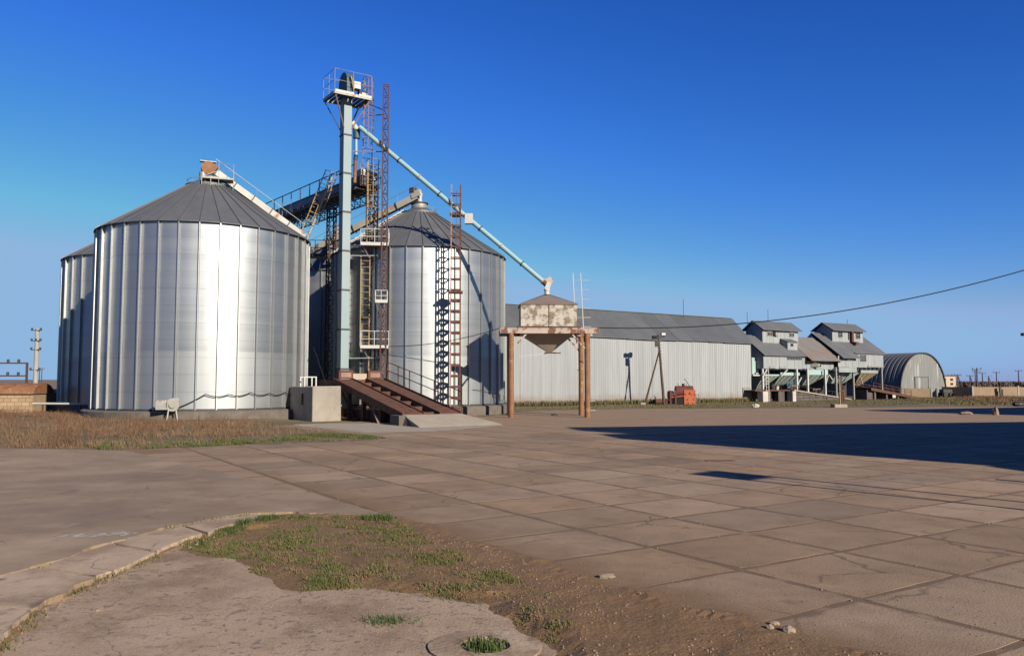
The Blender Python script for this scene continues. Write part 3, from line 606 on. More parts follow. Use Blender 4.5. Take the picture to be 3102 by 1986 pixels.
# slim spout falling from the head to the gallery
spo = thing('transfer_spout', 'slim upright spout running beside the blue elevator leg down to the gallery', 'spout', (-8.98, 45.75, 0))
MB().tube((0, 0, 15.95), (0, .05, 14.9), .09, 10).build('upper_tube', 'pipe', spo, True)
MB().tube((0, .05, 14.88), (-.04, .1, 14.6), .12, 10).build('clamp', 'dblue', spo, True)
MB().tube((-.04, .1, 14.58), (-.08, .15, 13.3), .10, 10).build('lower_tube', 'rleg', spo, True)
# long light-blue spout to the hopper
P0 = Vector((-8.75, 45.5, 16.45)); P1 = Vector((1.72, 44.45, 7.42))
ls = thing('grain_spout', 'long light blue pipe sloping from the elevator head down to the hopper', 'pipe', P0)
D = P1 - P0; NS = 9
for k in range(NS):
    a, b = D*(k/NS), D*((k+1)/NS); u = D.normalized()
    MB().tube(a + u*.02, b - u*.02, .135, 14).build('pipe_section', 'pipe', ls, True)
    MB().tube(b - u*.03, b + u*.03, .175, 14).build('flange', 'dark' if k % 2 else 'yellow', ls, True)
q = D*.605; MB().box(q.x-.22, q.x+.22, q.y-.2, q.y+.2, q.z-.28, q.z+.28).build('inspection_box', 'white', ls).rotation_euler = (0, 0, 0)
MB().tube(D, D + Vector((.2, 0, -.2)), .15, 14).build('end_collar', 'rust', ls, True)

def lattice(name, label, x, y, z0, z1, w, m='mast', rot=GA, step=.55, leg=.07, group='rusty lattice masts'):
    t = thing(name, label, 'mast', (x, y, 0), rot, group); h = w/2
    for sx in (-1, 1):
        for sy in (-1, 1): MB().box(sx*h-leg/2, sx*h+leg/2, sy*h-leg/2, sy*h+leg/2, z0, z1).build('leg', m, t)
    k = int((z1-z0)/step); dz = (z1-z0)/k
    for i, (a, b) in enumerate((((-h,-h),(h,-h)), ((h,-h),(h,h)), ((h,h),(-h,h)), ((-h,h),(-h,-h)))):
        br = MB()
        for j in range(k):
            za, zb = z0 + j*dz, z0 + (j+1)*dz
            p, q = ((*a, za), (*b, zb)) if j % 2 else ((*b, za), (*a, zb))
            br.bar(p, q, .035); br.bar((*a, zb), (*b, zb), .04)
        br.build('bracing', m, t)
    return t
def ladder(name, label, p0, p1, side, w, rung, m, cage=None, group=None, cat='ladder', rm=None, stub=None):
    """rails from p0 to p1; side = unit vector across; cage=(from,to) fraction, hoops to the 'out' side"""
    p0 = Vector(p0); p1 = Vector(p1); s_ = Vector(side).normalized(); d = (p1-p0); L_ = d.length; u = d.normalized(); out = u.cross(s_).normalized()
    t = thing(name, label, cat, p0, 0, group); z = Vector((0, 0, 0))
    for q in (-1, 1): MB().bar(s_*q*w/2, s_*q*w/2 + d, .045).build('rail', m, t)
    r_me = None
    for k in range(int(L_/rung)):
        c = u*(k+.5)*rung
        if r_me is None:
            o = MB().tube(-s_*w/2, s_*w/2, .016, 6).build('rung', rm or m, t); r_me = o.data
        else: o = obj('rung', r_me, None, t)
        o.location = c
        if stub: MB().bar(c + s_*w/2, c + s_*(w/2+stub), .035).build('bracket', m, t)
    if cage:
        f0, f1, hs_ = cage; nh = max(2, int((f1-f0)*L_/hs_)+1); h_me = None
        arc = [s_*(w*.62*math.cos(a*math.pi/8)) - out*(w*1.35*math.sin(a*math.pi/8)) for a in range(9)]
        for k in range(nh):
            o = obj('hoop', h_me, None, t) if h_me else MB().path(arc, .018, 5).build('hoop', m, t); h_me = o.data
            o.location = u*(L_*(f0 + (f1-f0)*k/(nh-1)))
        for a in (2, 4, 6): MB().bar(arc[a] + u*L_*f0, arc[a] + u*L_*f1, .03).build('cage_bar', m, t)
    return t
mC = lattice('lattice_mast', 'tall thin dark mast right of the blue elevator, propping the long pipe', -7.2, 45.2, 0, 18.75, .30, step=.62, rot=.15)
mA = lattice('lattice_mast', 'dark lattice mast left of the blue elevator under the conveyor gallery', -11.05, 49.0, 0, 12.5, .42)
mB = lattice('lattice_mast', 'brown lattice mast behind the yellow caged ladder', -8.1, 46.3, 0, 13.2, .48, m='ochre')
mD = lattice('lattice_mast', 'short brown lattice mast under the upper platform left of the thin mast', -8.45, 46.75, 0, 9.5, .5, m='ochre', step=.45)
ladder('caged_ladder', 'pink and white caged ladder at the very top beside the elevator head', (-8.35, 46.0, 13.4), (-8.35, 46.0, 19.35), (.97, .2, 0), .5, .3, 'pinkrust', (.30, 1, .55), 'caged ladders')
ladder('caged_ladder', 'yellow caged ladder climbing the brown mast above the upper platform', (-8.0, 45.85, 9.7), (-8.0, 45.85, 14.5), (.97, .2, 0), .6, .3, 'yellow', (.42, 1, .62), 'caged ladders')
ladder('yellow_ladder', 'yellow ladder between the upper and lower elevator platforms', (-8.35, 45.75, 3.9), (-8.35, 45.75, 9.6), (.97, .2, 0), .5, .36, 'yellow')
ladder('yellow_ladder', 'lowest yellow ladder from the ramp top to the lower platform', (-7.85, 45.8, 1.2), (-7.85, 45.8, 3.7), (.97, .2, 0), .5, .55, 'yellow')
ladder('caged_ladder', 'leaning yellow caged ladder from the silo eave up to the gallery', (-12.7, 47.9, 9.9), (-11.0, 47.9, 14.45), (.55, .83, -.2), .55, .3, 'yellow', (.34, 1.0, .5), 'caged ladders')
def platform(label, x0, x1, y0, y1, z, rh, m='white'):
    t = thing('railed_platform', label, 'platform', ((x0+x1)/2, (y0+y1)/2, z), .12, 'small railed platforms on the masts'); hx, hy = (x1-x0)/2, (y1-y0)/2
    MB().box(-hx, hx, -hy, hy, -.05, 0).build('deck', 'steel', t)
    MB().box(-hx, hx, -hy-.02, -hy-.001, -.08, .10).build('toe_board', m, t)
    r = MB(); P_ = [(-hx, hy), (-hx, -hy), (hx, -hy), (hx, hy)]
    for a, b in zip(P_[:-1], P_[1:]):
        for zz in (rh*.5, rh): r.tube((*a, zz), (*b, zz), .022, 6)
    for a in P_ + [(0, -hy)]: r.tube((*a, 0), (*a, rh), .022, 6)
    r.build('railing', m, t)
    for x in (-hx*.9, hx*.6): MB().bar((x, -hy*.8, -.04), (x*.35, hy, -.85), .05).build('brace', 'steel', t)
    return t
platform('upper white railed platform on the masts level with the silo eaves', -8.55, -7.0, 45.0, 46.0, 9.6, .85)
platform('lower white railed platform on the masts above the ramp', -8.5, -6.95, 45.0, 46.0, 3.82, .88)
platform('tiny white landing on the thin mast midway between the two platforms', -7.65, -7.0, 44.85, 45.4, 6.35, .62)
for z, lab in ((3.2, 'low tie bar linking elevator leg and masts'), (9.0, 'tie bar under the upper platform linking elevator leg and masts'), (15.0, 'high pink tie bar from the elevator leg to the caged ladder')):
    tag(MB().bar((-9.3, 45.4, z), (-7.3, 45.6, z+.03), .05).build('tie_bar', 'pinkrust' if z > 12 else 'steel'), lab, 'bar')
tag(MB().bar((-12.35, 47.7, 9.9), (-10.75, 47.7, 14.1), .10).build('ladder_beam', 'chute'), 'pale beam beneath the leaning yellow ladder', 'beam')
tb = MB().bar((-8.5, 45.7, 17.95), (-7.3, 45.3, 16.75+.6), .05); tag(tb.build('stay_bar', 'dark'), 'slanting stay from the head platform to the thin mast', 'bar')
tag(MB().bar((-8.3, 45.8, 17.2), (-7.3, 45.3, 17.1), .05).build('stay_bar', 'pinkrust'), 'level pink stay from the caged ladder to the thin mast', 'bar')

# four-post tower carrying the long pipe
tw = thing('pipe_tower', 'rusty ladder-like tower before the right silo carrying the blue pipe', 'tower', (-3.16, 45.0, 0), .08)
for sx in (-1, 1):
    for sy in (-1, 1): MB().bar((sx*.27, sy*.27, 0), (sx*.25, sy*.25, 12.9 - (.0 if sy < 0 else 1.2)), .075 if sy < 0 else .06).build('post', 'pinkrust' if sy < 0 and sx < 0 else 'rust', tw)
f_me = {}
for k in range(21):
    z = .4 + k*.6; heavy = z < 6.8; key = heavy
    if key not in f_me:
        m_ = MB(); hh = .07 if heavy else .03
        for y in (-.27, .27): m_.box(-.30, .30, y-.03, y+.03, -hh, hh)
        for x in (-.27, .27): m_.box(x-.03, x+.03, -.24, .24, -hh, hh)
        f_me[key] = m_.build('frame', 'rust', tw); o = f_me[key]
    else: o = obj('frame', f_me[key].data, None, tw)
    o.location = (0, 0, z)
MB().bar((0, -.3, 0.3), (.02, -.28, 12.6), .03).build('centre_rail', 'rust', tw)
MB().box(-.4, .4, -.34, .34, 6.82, 6.92).build('joint_plate', 'rust', tw)
MB().box(-.33, .33, -.2, .2, 11.2, 11.34).build('pipe_saddle', 'dark', tw)

# conveyor gallery over the silo group
G0 = Vector((-8.6, 47.1, 0)); G1 = Vector((-17.84, 57.7, 0)); gd_ = (G1-G0); GLn = gd_.length; gr = math.atan2(gd_.y, gd_.x)
ga = thing('conveyor_gallery', 'long dark inclined conveyor gallery with lattice truss crossing behind the elevator', 'conveyor', (G0.x, G0.y, 13.0), gr)
dz = -.35
def gp(x, y, z): return (x, y, z + dz*x/GLn)
MB().hexa([gp(-.5,-.28,.62), gp(GLn,-.28,.62), gp(GLn,.28,.62), gp(-.5,.28,.62)], [gp(-.5,-.28,1.12), gp(GLn,-.28,1.12), gp(GLn,.28,1.12), gp(-.5,.28,1.12)]).build('belt_housing', 'gallery', ga)
MB().hexa([gp(-.5,.35,.02), gp(GLn,.35,.02), gp(GLn,1.05,.02), gp(-.5,1.05,.02)], [gp(-.5,.35,.10), gp(GLn,.35,.10), gp(GLn,1.05,.10), gp(-.5,1.05,.10)]).build('walkway', 'dark', ga)
MB().hexa([gp(-.5,-.3,.02), gp(GLn,-.3,.02), gp(GLn,.3,.02), gp(-.5,.3,.02)], [gp(-.5,-.3,.18), gp(GLn,-.3,.18), gp(GLn,.3,.18), gp(-.5,.3,.18)]).build('return_tray', 'gallery', ga)
for y in (1.05,):
    hr = MB()
    for z in (.62, 1.42): hr.bar(gp(-.5, y, z), gp(GLn, y, z), .045)
    hr.build('hand_rail', 'dark', ga)
for k in range(12):
    x = k*GLn/11; MB().bar(gp(x, 1.05, .02), gp(x, 1.05, 1.42), .05).build('rail_post', 'steel', ga)
for k in range(18):
    x = k*GLn/17
    for y in (-.3, .3): MB().bar(gp(x, y, .18), gp(x, y, .62), .05).build('housing_post', 'dark', ga)
tr = MB()
for y in (-.35, 1.05):
    for z in (-.55, -.02): tr.bar(gp(-.5, y, z), gp(GLn, y, z), .06)
    for k in range(22):
        x = k*GLn/22; x2 = (k+1)*GLn/22; tr.bar(gp(x, y, -.55), gp(x2, y, -.02), .035); tr.bar(gp(x2, y, -.55), gp(x2, y, -.02), .035)
for k in range(22):
    x = k*GLn/22; tr.bar(gp(x, -.35, -.55), gp(x+GLn/22, 1.05, -.55), .03); tr.bar(gp(x, -.35, -.02), gp(x, 1.05, -.02), .04)
tr.build('truss', 'dark', ga)
# transfer machinery at the gallery head
tm = thing('transfer_machine', 'cluster of grey boxes and dark drives where the gallery meets the elevator', 'machine', (-8.55, 46.75, 13.3), GA)
MB().box(-.45, .1, -.3, .35, .55, .95).build('hood', 'white', tm)
MB().box(.15, .55, -.35, .2, .35, .8).build('gearbox', 'steel', tm)
MB().tube((-.5, .1, .25), (.5, .1, .25), .22, 14).build('drum', 'dark', tm, True)
MB().box(-.6, .7, -.5, .6, -.12, -.04).build('deck', 'rust', tm)
MB().box(-.55, -.1, -.45, -.1, -.04, .5).build('drive_box', 'dark', tm)
r = MB()
for a, b in (((-.6,-.5),(.7,-.5)), ((.7,-.5),(.7,.6))):
    for z in (.5, 1.1): r.tube((*a, z), (*b, z), .02, 6)
    for q in (0, .5, 1): r.tube((a[0]+(b[0]-a[0])*q, a[1]+(b[1]-a[1])*q, -.04), (a[0]+(b[0]-a[0])*q, a[1]+(b[1]-a[1])*q, 1.1), .02, 6)
r.build('railing', 'steel', tm)
# inclined chutes to the silo tops
def chute(label, a, b, m, w=.34, h=.40, seg=5, rail=True):
    a = Vector(a); b = Vector(b); t = thing('inclined_conveyor', label, 'conveyor', a, 0, 'inclined conveyors feeding the silo tops'); d = b-a; u = d.normalized()
    for k in range(seg):
        MB().bar(d*(k/seg) + u*.01, d*((k+1)/seg) - u*.01, w, h).build('casing', m, t)
        MB().bar(d*((k+1)/seg) - u*.03, d*((k+1)/seg) + u*.03, w+.1, h+.1).build('flange', 'dark', t)
    if rail:
        r = MB(); up = Vector((0, 0, .75)); r.tube(up, d + up, .018, 5)
        for k in range(4): r.tube(d*(k/4+.05), d*(k/4+.05) + up, .015, 5)
        r.build('hand_wire', 'steel', t)
    return t
c1 = chute('inclined conveyor running up the right roof slope of the largest silo', (-12.1, 46.7, 10.3), (-16.35, 43.95, 13.4), 'steel', .30, .34)
c3 = chute('rust-flecked white conveyor rising to the right silo top', (-13.3, 53.4, 10.6), (-5.9, 50.95, 13.75), 'chute')
c4 = chute('short rusty conveyor rising toward the shaded rear silo', (-12.2, 53.6, 10.5), (-13.0, 60.8, 13.5), 'chute', rail=False)
# conveyor heads
hd1 = thing('conveyor_drive', 'rust red rounded conveyor head on the largest silo top', 'machine', (-16.6, 43.5, 12.95), R_(25))
dm = MB(); pr = [(.36*math.cos(R_(a)), .36*math.sin(R_(a))) for a in range(40, 321, 20)] + [(.15, -.42), (.52, .12)]
pr = pr[::1]; n = len(pr); dm.add([(x, -.2, z+.55) for x, z in pr] + [(x, .2, z+.55) for x, z in pr], [tuple(range(n)), tuple(reversed(range(n, 2*n)))] + [(i, n+i, n+(i+1) % n, (i+1) % n) for i in range(n)])
dm.build('head_casing', 'rleg', hd1)
MB().box(-.42, .42, -.06, .3, .92, .96).build('cover_lip', 'white', hd1)
MB().tube((-.25, 0, .3), (-.25, 0, -.35), .2, 12).build('drop_spout', 'steel', hd1, True)
MB().box(.1, .5, -.15, .25, -.25, .1).build('gearbox', 'steel', hd1)
pl = thing('railed_platform', 'grey railed platform on the cap of the largest silo', 'platform', (-16.0, 43.2, 12.80), R_(20), 'small railed platforms on the masts')
MB().box(-.75, .85, -.45, .45, -.05, .03).build('deck', 'steel', pl)
r = MB(); P_ = [(-.75, .45), (-.75, -.45), (.85, -.45), (.85, .45)]
for z in (.4, .8): r.tube((.1, -.45, z), (.85, -.45, z), .012, 5); r.tube((.85, -.45, z), (.85, .45, z), .012, 5)
r.bar((-.75, -.45, 0), (.1, -.45, .4), .03)
for a in [(.85, .45), (.1, -.45), (.85, -.45)]: r.tube((*a, -.4), (*a, .8), .014, 5)
for a in [(-.75, -.45), (-.3, -.45)]: r.tube((*a, -.45), (*a, 0), .025, 5)
r.build('railing', 'steel', pl)
hd3 = thing('conveyor_drive', 'dark motor and white elbow on the right silo top', 'machine', (-6.05, 50.95, 13.4), R_(-20))
MB().box(-.5, -.1, -.2, .25, .45, .85).build('motor', 'dark', hd3, bevel=.05)
MB().bar((-.35, 0, .30), (.25, 0, .52), .36, .42).build('head_casing', 'chute', hd3)
MB().tube((.18, 0, .45), (.18, 0, -.25), .15, 12).build('elbow', 'white', hd3, True)
MB().tube((.15, 0, -.55), (.15, 0, -.2), .5, 16).build('neck_drum', 'steel', hd3, True)
MB().tube((.15, 0, -.24), (.15, 0, -.18), .58, 16).build('neck_flange', 'dark', hd3, True)
hd2 = thing('conveyor_drive', 'small yellowish conveyor head showing over the largest silo roof', 'machine', (-24.0, 53.9, 13.1), R_(20))
MB().box(-.5, .1, -.25, .25, .05, .5).build('head_casing', 'yellow', hd2, bevel=.06)
MB().box(.12, .5, -.2, .2, .15, .62).build('motor', 'dark', hd2, bevel=.05)
MB().tube((-.1, 0, .05), (-.1, 0, -.4), .2, 12).build('neck', 'steel', hd2, True)
# centre landing between the silos
cp = platform('dark railed landing between the silos right of the largest silo', -13.3, -12.0, 51.2, 52.4, 9.95, .95, 'dark')

# ================================================================== TRUCK RAMP
FB = Vector((-3.85, 33.84, 0))
ft = MB(); a0 = FB; a1 = FB + GU*4.1; b0 = Vector((-4.75, 35.5, 0)); b1 = b0 + GU*2.95
e0 = b0 - GU*.35 - GV*.3; k0 = b0 - GU*.35 + GV*.6
up = Vector((0, 0, .44))
ft.add([a0+Vector((0,0,.012)), a1+Vector((0,0,.012)), b1+up, b0+up, a0-up, a1-up, b1-up, b0-up], [(0,1,2,3),(0,4,5,1),(1,5,6,2),(2,6,7,3),(3,7,4,0)])
fo = thing('ramp_foot', 'pale sloping concrete foot at the bottom of the rusty ramp', 'ramp', (0, 0, 0)); ft.build('slope', 'conc', fo)
MB().hexa([tuple(v) for v in (e0-up, a0-GU*.02-up, b0-GU*.02-up+GV*.6, k0-up)], [tuple(v) for v in (e0+up*.97, b0-GU*.02+up*.97-GV*.3, b0-GU*.02+GV*.6+up*.97, k0+up*.97)]).build('side_block', 'found', fo)
RB = b0 + GU*1.45
rm = thing('truck_ramp', 'rust brown steel truck ramp with two wheel tracks and handrail', 'ramp', RB, GA)
RL = 8.2; z0, z1 = .46, 2.02
def rz(y): return z0 + (z1-z0)*y/RL
def rbox(x0, x1, y0, y1, dz0, dz1, m_=None):
    m_ = m_ or MB(); return m_.hexa([(x0,y0,rz(y0)+dz0),(x1,y0,rz(y0)+dz0),(x1,y1,rz(y1)+dz0),(x0,y1,rz(y1)+dz0)], [(x0,y0,rz(y0)+dz1),(x1,y0,rz(y0)+dz1),(x1,y1,rz(y1)+dz1),(x0,y1,rz(y1)+dz1)])
rbox(-1.42, -.42, 1.3, RL, -.03, 0).build('left_track', 'rust', rm); rbox(.42, 1.42, 1.3, RL, -.03, 0).build('right_track', 'rust', rm)
for x0 in (-1.42, .42):
    for k in range(9): rbox(x0, x0+1.0, .02+k*.14, .12+k*.14, -.03, .02).build('tread_bar', 'rust', rm)
for x in (-1.46, -.40, .40, 1.46): rbox(x-.035, x+.035, 0, RL, -.28, .07).build('side_beam', 'rust', rm)
for k in range(7): rbox(-.36, .36, .5+k*1.15, .62+k*1.15, -.22, -.05).build('cross_beam', 'rust', rm)
for y in (2.6, 4.6, 6.4, 8.0):
    for x in (-1.3, 1.3): MB().box(x-.09, x+.09, y-.09, y+.09, 0, rz(y)-.25).build('post', 'rust', rm)
    MB().box(-1.2, 1.2, y-.06, y+.06, rz(y)-.42, rz(y)-.28).build('cross_head', 'rust', rm)
for y in (3.6, 6.8): MB().bar((-1.3, y-1, .15), (-1.3, y+.9, rz(y+.9)-.35), .07).build('brace', 'rust', rm)
MB().box(-1.5, 1.5, RL+.02, RL+1.9, 1.7, 1.98).build('top_deck', 'rust', rm)
for x in (-1.2, .45):
    MB().box(x, x+.8, RL-.1, RL+.25, 2.04, 2.48).build('wheel_stop', 'rust', rm); MB().box(x+.12, x+.68, RL-.125, RL-.101, 2.12, 2.36).build('stop_plate', 'pinkrust', rm)
MB().box(-.4, .44, RL+.05, RL+.3, 2.0, 2.32).build('stop_panel', 'hcone', rm)
hr = MB()
for k in range(7):
    y = .1 + k*1.33; hr.bar((1.56, y, rz(y)-.1), (1.56, y, rz(y)+(.95)), .04 if k < 6 else .10)
for z in (.5, .95): hr.bar((1.56, .1, rz(.1)+z), (1.56, 8.08, rz(8.08)+z), .035)
hr.build('handrail', 'mast', rm)
MB().box(-1.1, 1.1, 2.8, 7.6, .05, .5).build('tilt_frame', 'mast', rm)
MB().tube((0, 3.2, .3), (0, 5.6, 1.2), .12, 10).build('ram', 'dred', rm, True)
MB().bar((-1.7, 2.0, .0), (-1.42, 3.4, .75), .09, .03).build('prop', 'pinkrust', rm)
# concrete pit box
bx = thing('concrete_block', 'big square concrete block left of the rusty ramp', 'block', (-9.66, 39.3, 0), GA)
MB().hexa([(0,0,-.1),(1.48,0,-.1),(1.48,3.3,-.1),(0,3.3,-.1)], [(.0,0,1.66),(1.46,.02,1.68),(1.46,3.3,1.66),(0,3.3,1.64)]).build('body', 'blockc', bx, bevel=.03)
MB().box(.0-.05, -.002, 1.3, 1.5, .75, 1.3).build('rusty_bracket', 'rust', bx)
r = MB()
for x, y in ((.15, 1.6), (.75, 1.6), (.15, 2.2), (.75, 2.2)): r.box(x-.03, x+.03, y-.03, y+.03, 1.62, 2.1)
r.box(.12, .78, 1.57, 1.63, 2.1, 2.15); r.box(.12, .78, 2.17, 2.23, 2.1, 2.15); r.build('white_frame', 'white', bx)

# ================================================================== HOPPER ON LEGS
H = thing('overhead_hopper', 'peeling white square hopper on four rusty pipe legs', 'hopper', (1.93, 44.4, 0), R_(2))
for x in (-2.03, 2.03):
    for y in (-1.35, 1.35):
        t_ = MB().tube((x, y, -.05), (x, y, 4.45), .15, 18).build('leg', 'rleg', H, True)
for y in (-1.35, 1.35):
    m_ = MB().box(-2.62, 2.68, y-.16, y+.16, 4.68, 4.74); m_.box(-2.62, 2.68, y-.16, y+.16, 4.45, 4.49); m_.box(-2.62, 2.68, y-.15 if y < 0 else y-.03, y-.10 if y < 0 else y+.03, 4.491, 4.679)
    m_.build('main_beam', 'beam', H)
for x in (-1.75, 1.75): MB().box(x-.12, x+.12, -1.18, 1.18, 4.5, 4.70).build('cross_beam', 'rust', H)
MB().box(-1.7, 1.7, -1.4, 1.4, 4.742, 4.84).build('base_frame', 'rust', H)
for x0, x1 in ((-1.5, -.005), (.005, 1.5)): MB().box(x0, x1, -1.26, -1.22, 4.84, 6.06).build('side_sheet', 'hopper', H)
for x in (-1.5, 1.46): MB().box(x, x+.04, -1.22, 1.22, 4.84, 6.06).build('side_sheet', 'hopper', H)
MB().box(-1.5, 1.5, 1.22, 1.26, 4.84, 6.06).build('side_sheet', 'hopper', H)
MB().box(-.02, .02, -1.275, -1.262, 4.84, 6.06).build('seam', 'rust', H)
for sgn in (0, 1, 2, 3):
    cor = [(-1.56,-1.32), (1.56,-1.32), (1.56,1.32), (-1.56,1.32)]; a, b = cor[sgn], cor[(sgn+1) % 4]
    MB().add([(*a, 6.06), (*b, 6.06), (.1, .1, 6.72), (-.1, .1, 6.72), (*a, 6.02), (*b, 6.02)], [(0,1,2,3), (4,5,1,0)]).build('roof_sheet', 'hroof', H)
    a2, b2 = (a[0]*.9, a[1]*.9), (b[0]*.9, b[1]*.9); s_ = .12
    MB().add([(a2[0]*1.05, a2[1]*1.0, 4.52), (b2[0]*1.05, b2[1]*1.0, 4.52), (b2[0]*.09+.12, b2[1]*.09, 3.5), (a2[0]*.09+.12, a2[1]*.09, 3.5)], [(3,2,1,0)]).build('cone_sheet', 'hcone', H)
MB().box(-.13, .37, -.2, .2, 3.44, 3.50).build('slide_gate', 'rust', H)
MB().bar((-1.6, -.5, 3.25), (.1, 0, 3.45), .03).build('gate_rod', 'steel', H); MB().bar((.3, 0, 3.46), (.75, 0, 3.46), .06).build('gate_handle', 'rust', H)
for y in (-1.38, 1.38):
    MB().bar((-2.0, y, 3.55), (-1.2, y, 4.45), .09).build('knee_brace', 'beam', H); MB().bar((2.0, y, 3.55), (1.2, y, 4.45), .09).build('knee_brace', 'beam', H)
MB().tube((0, 0, 6.68), (0, 0, 6.95), .14, 14).build('inlet_tube', 'white', H, True); MB().tube((0, 0, 6.9), (0, 0, 6.96), .18, 14).build('inlet_flange', 'white', H, True)
MB().bar((-.02, 0, 6.95), (.12, 0, 7.35), .26, .26).build('inlet_elbow', 'white', H); MB().bar((-.2, 0, 7.28), (.28, 0, 7.52), .05, .36).build('inlet_flap', 'hcone', H)
ladder('steel_ladder', 'white ladder rising past the right side of the hopper', (4.12, 46.5, 0), (3.72, 46.1, 8.1), (.98, -.2, 0), .44, .53, 'white', None, None, stub=.45)

# ================================================================== LONG SHED
SH = Vector((23.07, 78.06, 0))
shd = thing('grain_shed', 'long corrugated grey metal shed behind the hopper', 'shed', SH, GA)
SLN, SE, SRZ, SD = 34.0, 5.62, 8.2, 3.0
def corr_mesh(name, w_, h_, n_c, dep, m, zw=0):
    mb = MB(); k = n_c*4
    for i in range(k+1):
        x = w_*i/k; y = (0, -dep, -dep, 0)[i % 4]
        mb.v += [(x, y, 0), (x, y, h_)]
    mb.f = [(2*i, 2*i+2, 2*i+3, 2*i+1) for i in range(k)]
    me = bpy.data.meshes.new(name); me.from_pydata(mb.v, [], mb.f); me.materials.append(M[m]); return me
wpm = corr_mesh('wall_panel', .995, SE-.1, 4, .035, 'shed')
for k in range(34):
    o = obj('wall_panel', wpm, None, shd); o.location = (-SLN + k, random.uniform(-.012, .012), .08 + .05*math.sin(k*.5))
wge = bpy.data.meshes.new('end_wall'); wge.from_pydata([(0,0,0),(0,2*SD,0),(0,2*SD,SE),(0.3,SD,SRZ-.1),(0,0,SE)], [], [(0,1,2,3,4)]); obj('end_wall', wge, 'shed', shd)
wg2 = bpy.data.meshes.new('end_wall'); wg2.from_pydata([(-SLN,0,0),(-SLN,2*SD,0),(-SLN,2*SD,SE),(-SLN,SD,SRZ-.1),(-SLN,0,SE)], [], [(4,3,2,1,0)]); obj('end_wall', wg2, 'shed', shd)
MB().box(-SLN, 0, 2*SD-.05, 2*SD, 0, SE).build('rear_wall', 'shed', shd)
MB().box(-SLN+.01, -.01, .02, .06, -.1, .12).build('plinth', 'found', shd)
for k in range(17):
    x0 = -SLN-.1 + k*2.01; x1 = x0 + 2.0; e = .85 if k == 16 else 0
    s0 = x1 + (.12 if k == 16 else 0); s1 = x1 + e; j = .03*math.sin(k*1.1)
    MB().hexa([(x0,-.22,SE-.08+j),(s0,-.22,SE-.08+j),(s1,SD,SRZ-.06),(x0,SD,SRZ-.06)], [(x0,-.22,SE-.02+j),(s0,-.22,SE-.02+j),(s1,SD,SRZ),(x0,SD,SRZ)]).build('roof_sheet', 'shedroof', shd)
    MB().hexa([(x0,SD+.01,SRZ-.06),(s1,SD+.01,SRZ-.06),(s0,2*SD+.2,SE-.1),(x0,2*SD+.2,SE-.1)], [(x0,SD+.01,SRZ),(s1,SD+.01,SRZ),(s0,2*SD+.2,SE-.04),(x0,2*SD+.2,SE-.04)]).build('roof_sheet', 'shedroof', shd)
MB().box(-SLN, .6, SD-.12, SD+.12, SRZ-.01, SRZ+.04).build('ridge_cap', 'shedroof', shd)
d_ = MB().box(-1.3, -.28, -.075, -.04, .1, 1.25).build('small_door', 'shed', shd); MB().box(-.40, -.34, -.11, -.076, .68, .76).build('handle', 'dark', d_)
MB().box(-1.34, -1.3, -.08, -.04, .1, 1.3).build('door_edge', 'rust', shd); MB().box(-1.3, -.28, -.08, -.04, 1.252, 1.29).build('door_edge', 'rust', shd)
MB().bar((-6.5, 2.5, SRZ-.3), (-6.5, 2.5, SRZ+1.5), .03).build('aerial', 'dark', shd)

# ================================================================== ELEVATOR HOUSES
def planks(t, x0, x1, y, z0, z1, m='house', w_=.6, name='wall_panel', jit=.012):
    k = max(1, round((x1-x0)/w_)); ww = (x1-x0)/k; me_ = corr_mesh(name, ww-.012, z1-z0, 2, .018, m)
    for i in range(k):
        o = obj(name, me_, None, t); o.location = (x0 + i*ww + .006, y + random.uniform(-jit, jit), z0 + random.uniform(-.015, .01))
def gable_roof(t, x0, x1, y0, yr, y1, ze, zr, m='hsroof', n=4, ze1=None, th=.05):
    ze1 = ze if ze1 is None else ze1; w_ = (x1-x0)/n
    for k in range(n):
        a, b = x0 + k*w_ + .004, x0 + (k+1)*w_ - .004
        MB().hexa([(a,y0,ze-th),(b,y0,ze-th),(b,yr,zr-th),(a,yr,zr-th)], [(a,y0,ze),(b,y0,ze),(b,yr,zr),(a,yr,zr)]).build('roof_sheet', m, t)
        MB().hexa([(a,yr+.004,zr-th),(b,yr+.004,zr-th),(b,y1,ze1-th),(a,y1,ze1-th)], [(a,yr+.004,zr),(b,yr+.004,zr),(b,y1,ze1),(a,y1,ze1)]).build('roof_sheet', m, t)
def gable_wall(t, x, y0, yr, y1, zb, ze, zr, m='house'):
    MB().add([(x,y0,zb),(x,y1,zb),(x,y1,ze),(x,yr,zr),(x,y0,ze),(x+.05,y0,zb),(x+.05,y1,zb),(x+.05,y1,ze),(x+.05,yr,zr),(x+.05,y0,ze)], [(0,1,2,3,4)[::-1],(5,6,7,8,9),(0,4,9,5),(1,6,7,2),(0,5,6,1)]).build('gable_wall', m, t)
def window(t, x0, x1, y, z0, z1, nx, nz, fm='white'):
    wn = MB(); d = .05
    for k in range(nx+1): x = x0 + (x1-x0)*k/nx; wn.box(x-.016, x+.016, y-d, y-.005, z0, z1)
    for k in range(nz+1): z = z0 + (z1-z0)*k/nz; wn.box(x0-.016, x1+.016, y-d-.006, y-.004, z-.016, z+.016)
    o = wn.build('window', fm, t)
    for i in range(nx):
        for j in range(nz):
            MB().box(x0+(x1-x0)*i/nx+.024, x0+(x1-x0)*(i+1)/nx-.024, y-.036, y-.032, z0+(z1-z0)*j/nz+.024, z0+(z1-z0)*(j+1)/nz-.024).build('pane', 'hole' if random.random() < .7 else 'glass', o)
    return o
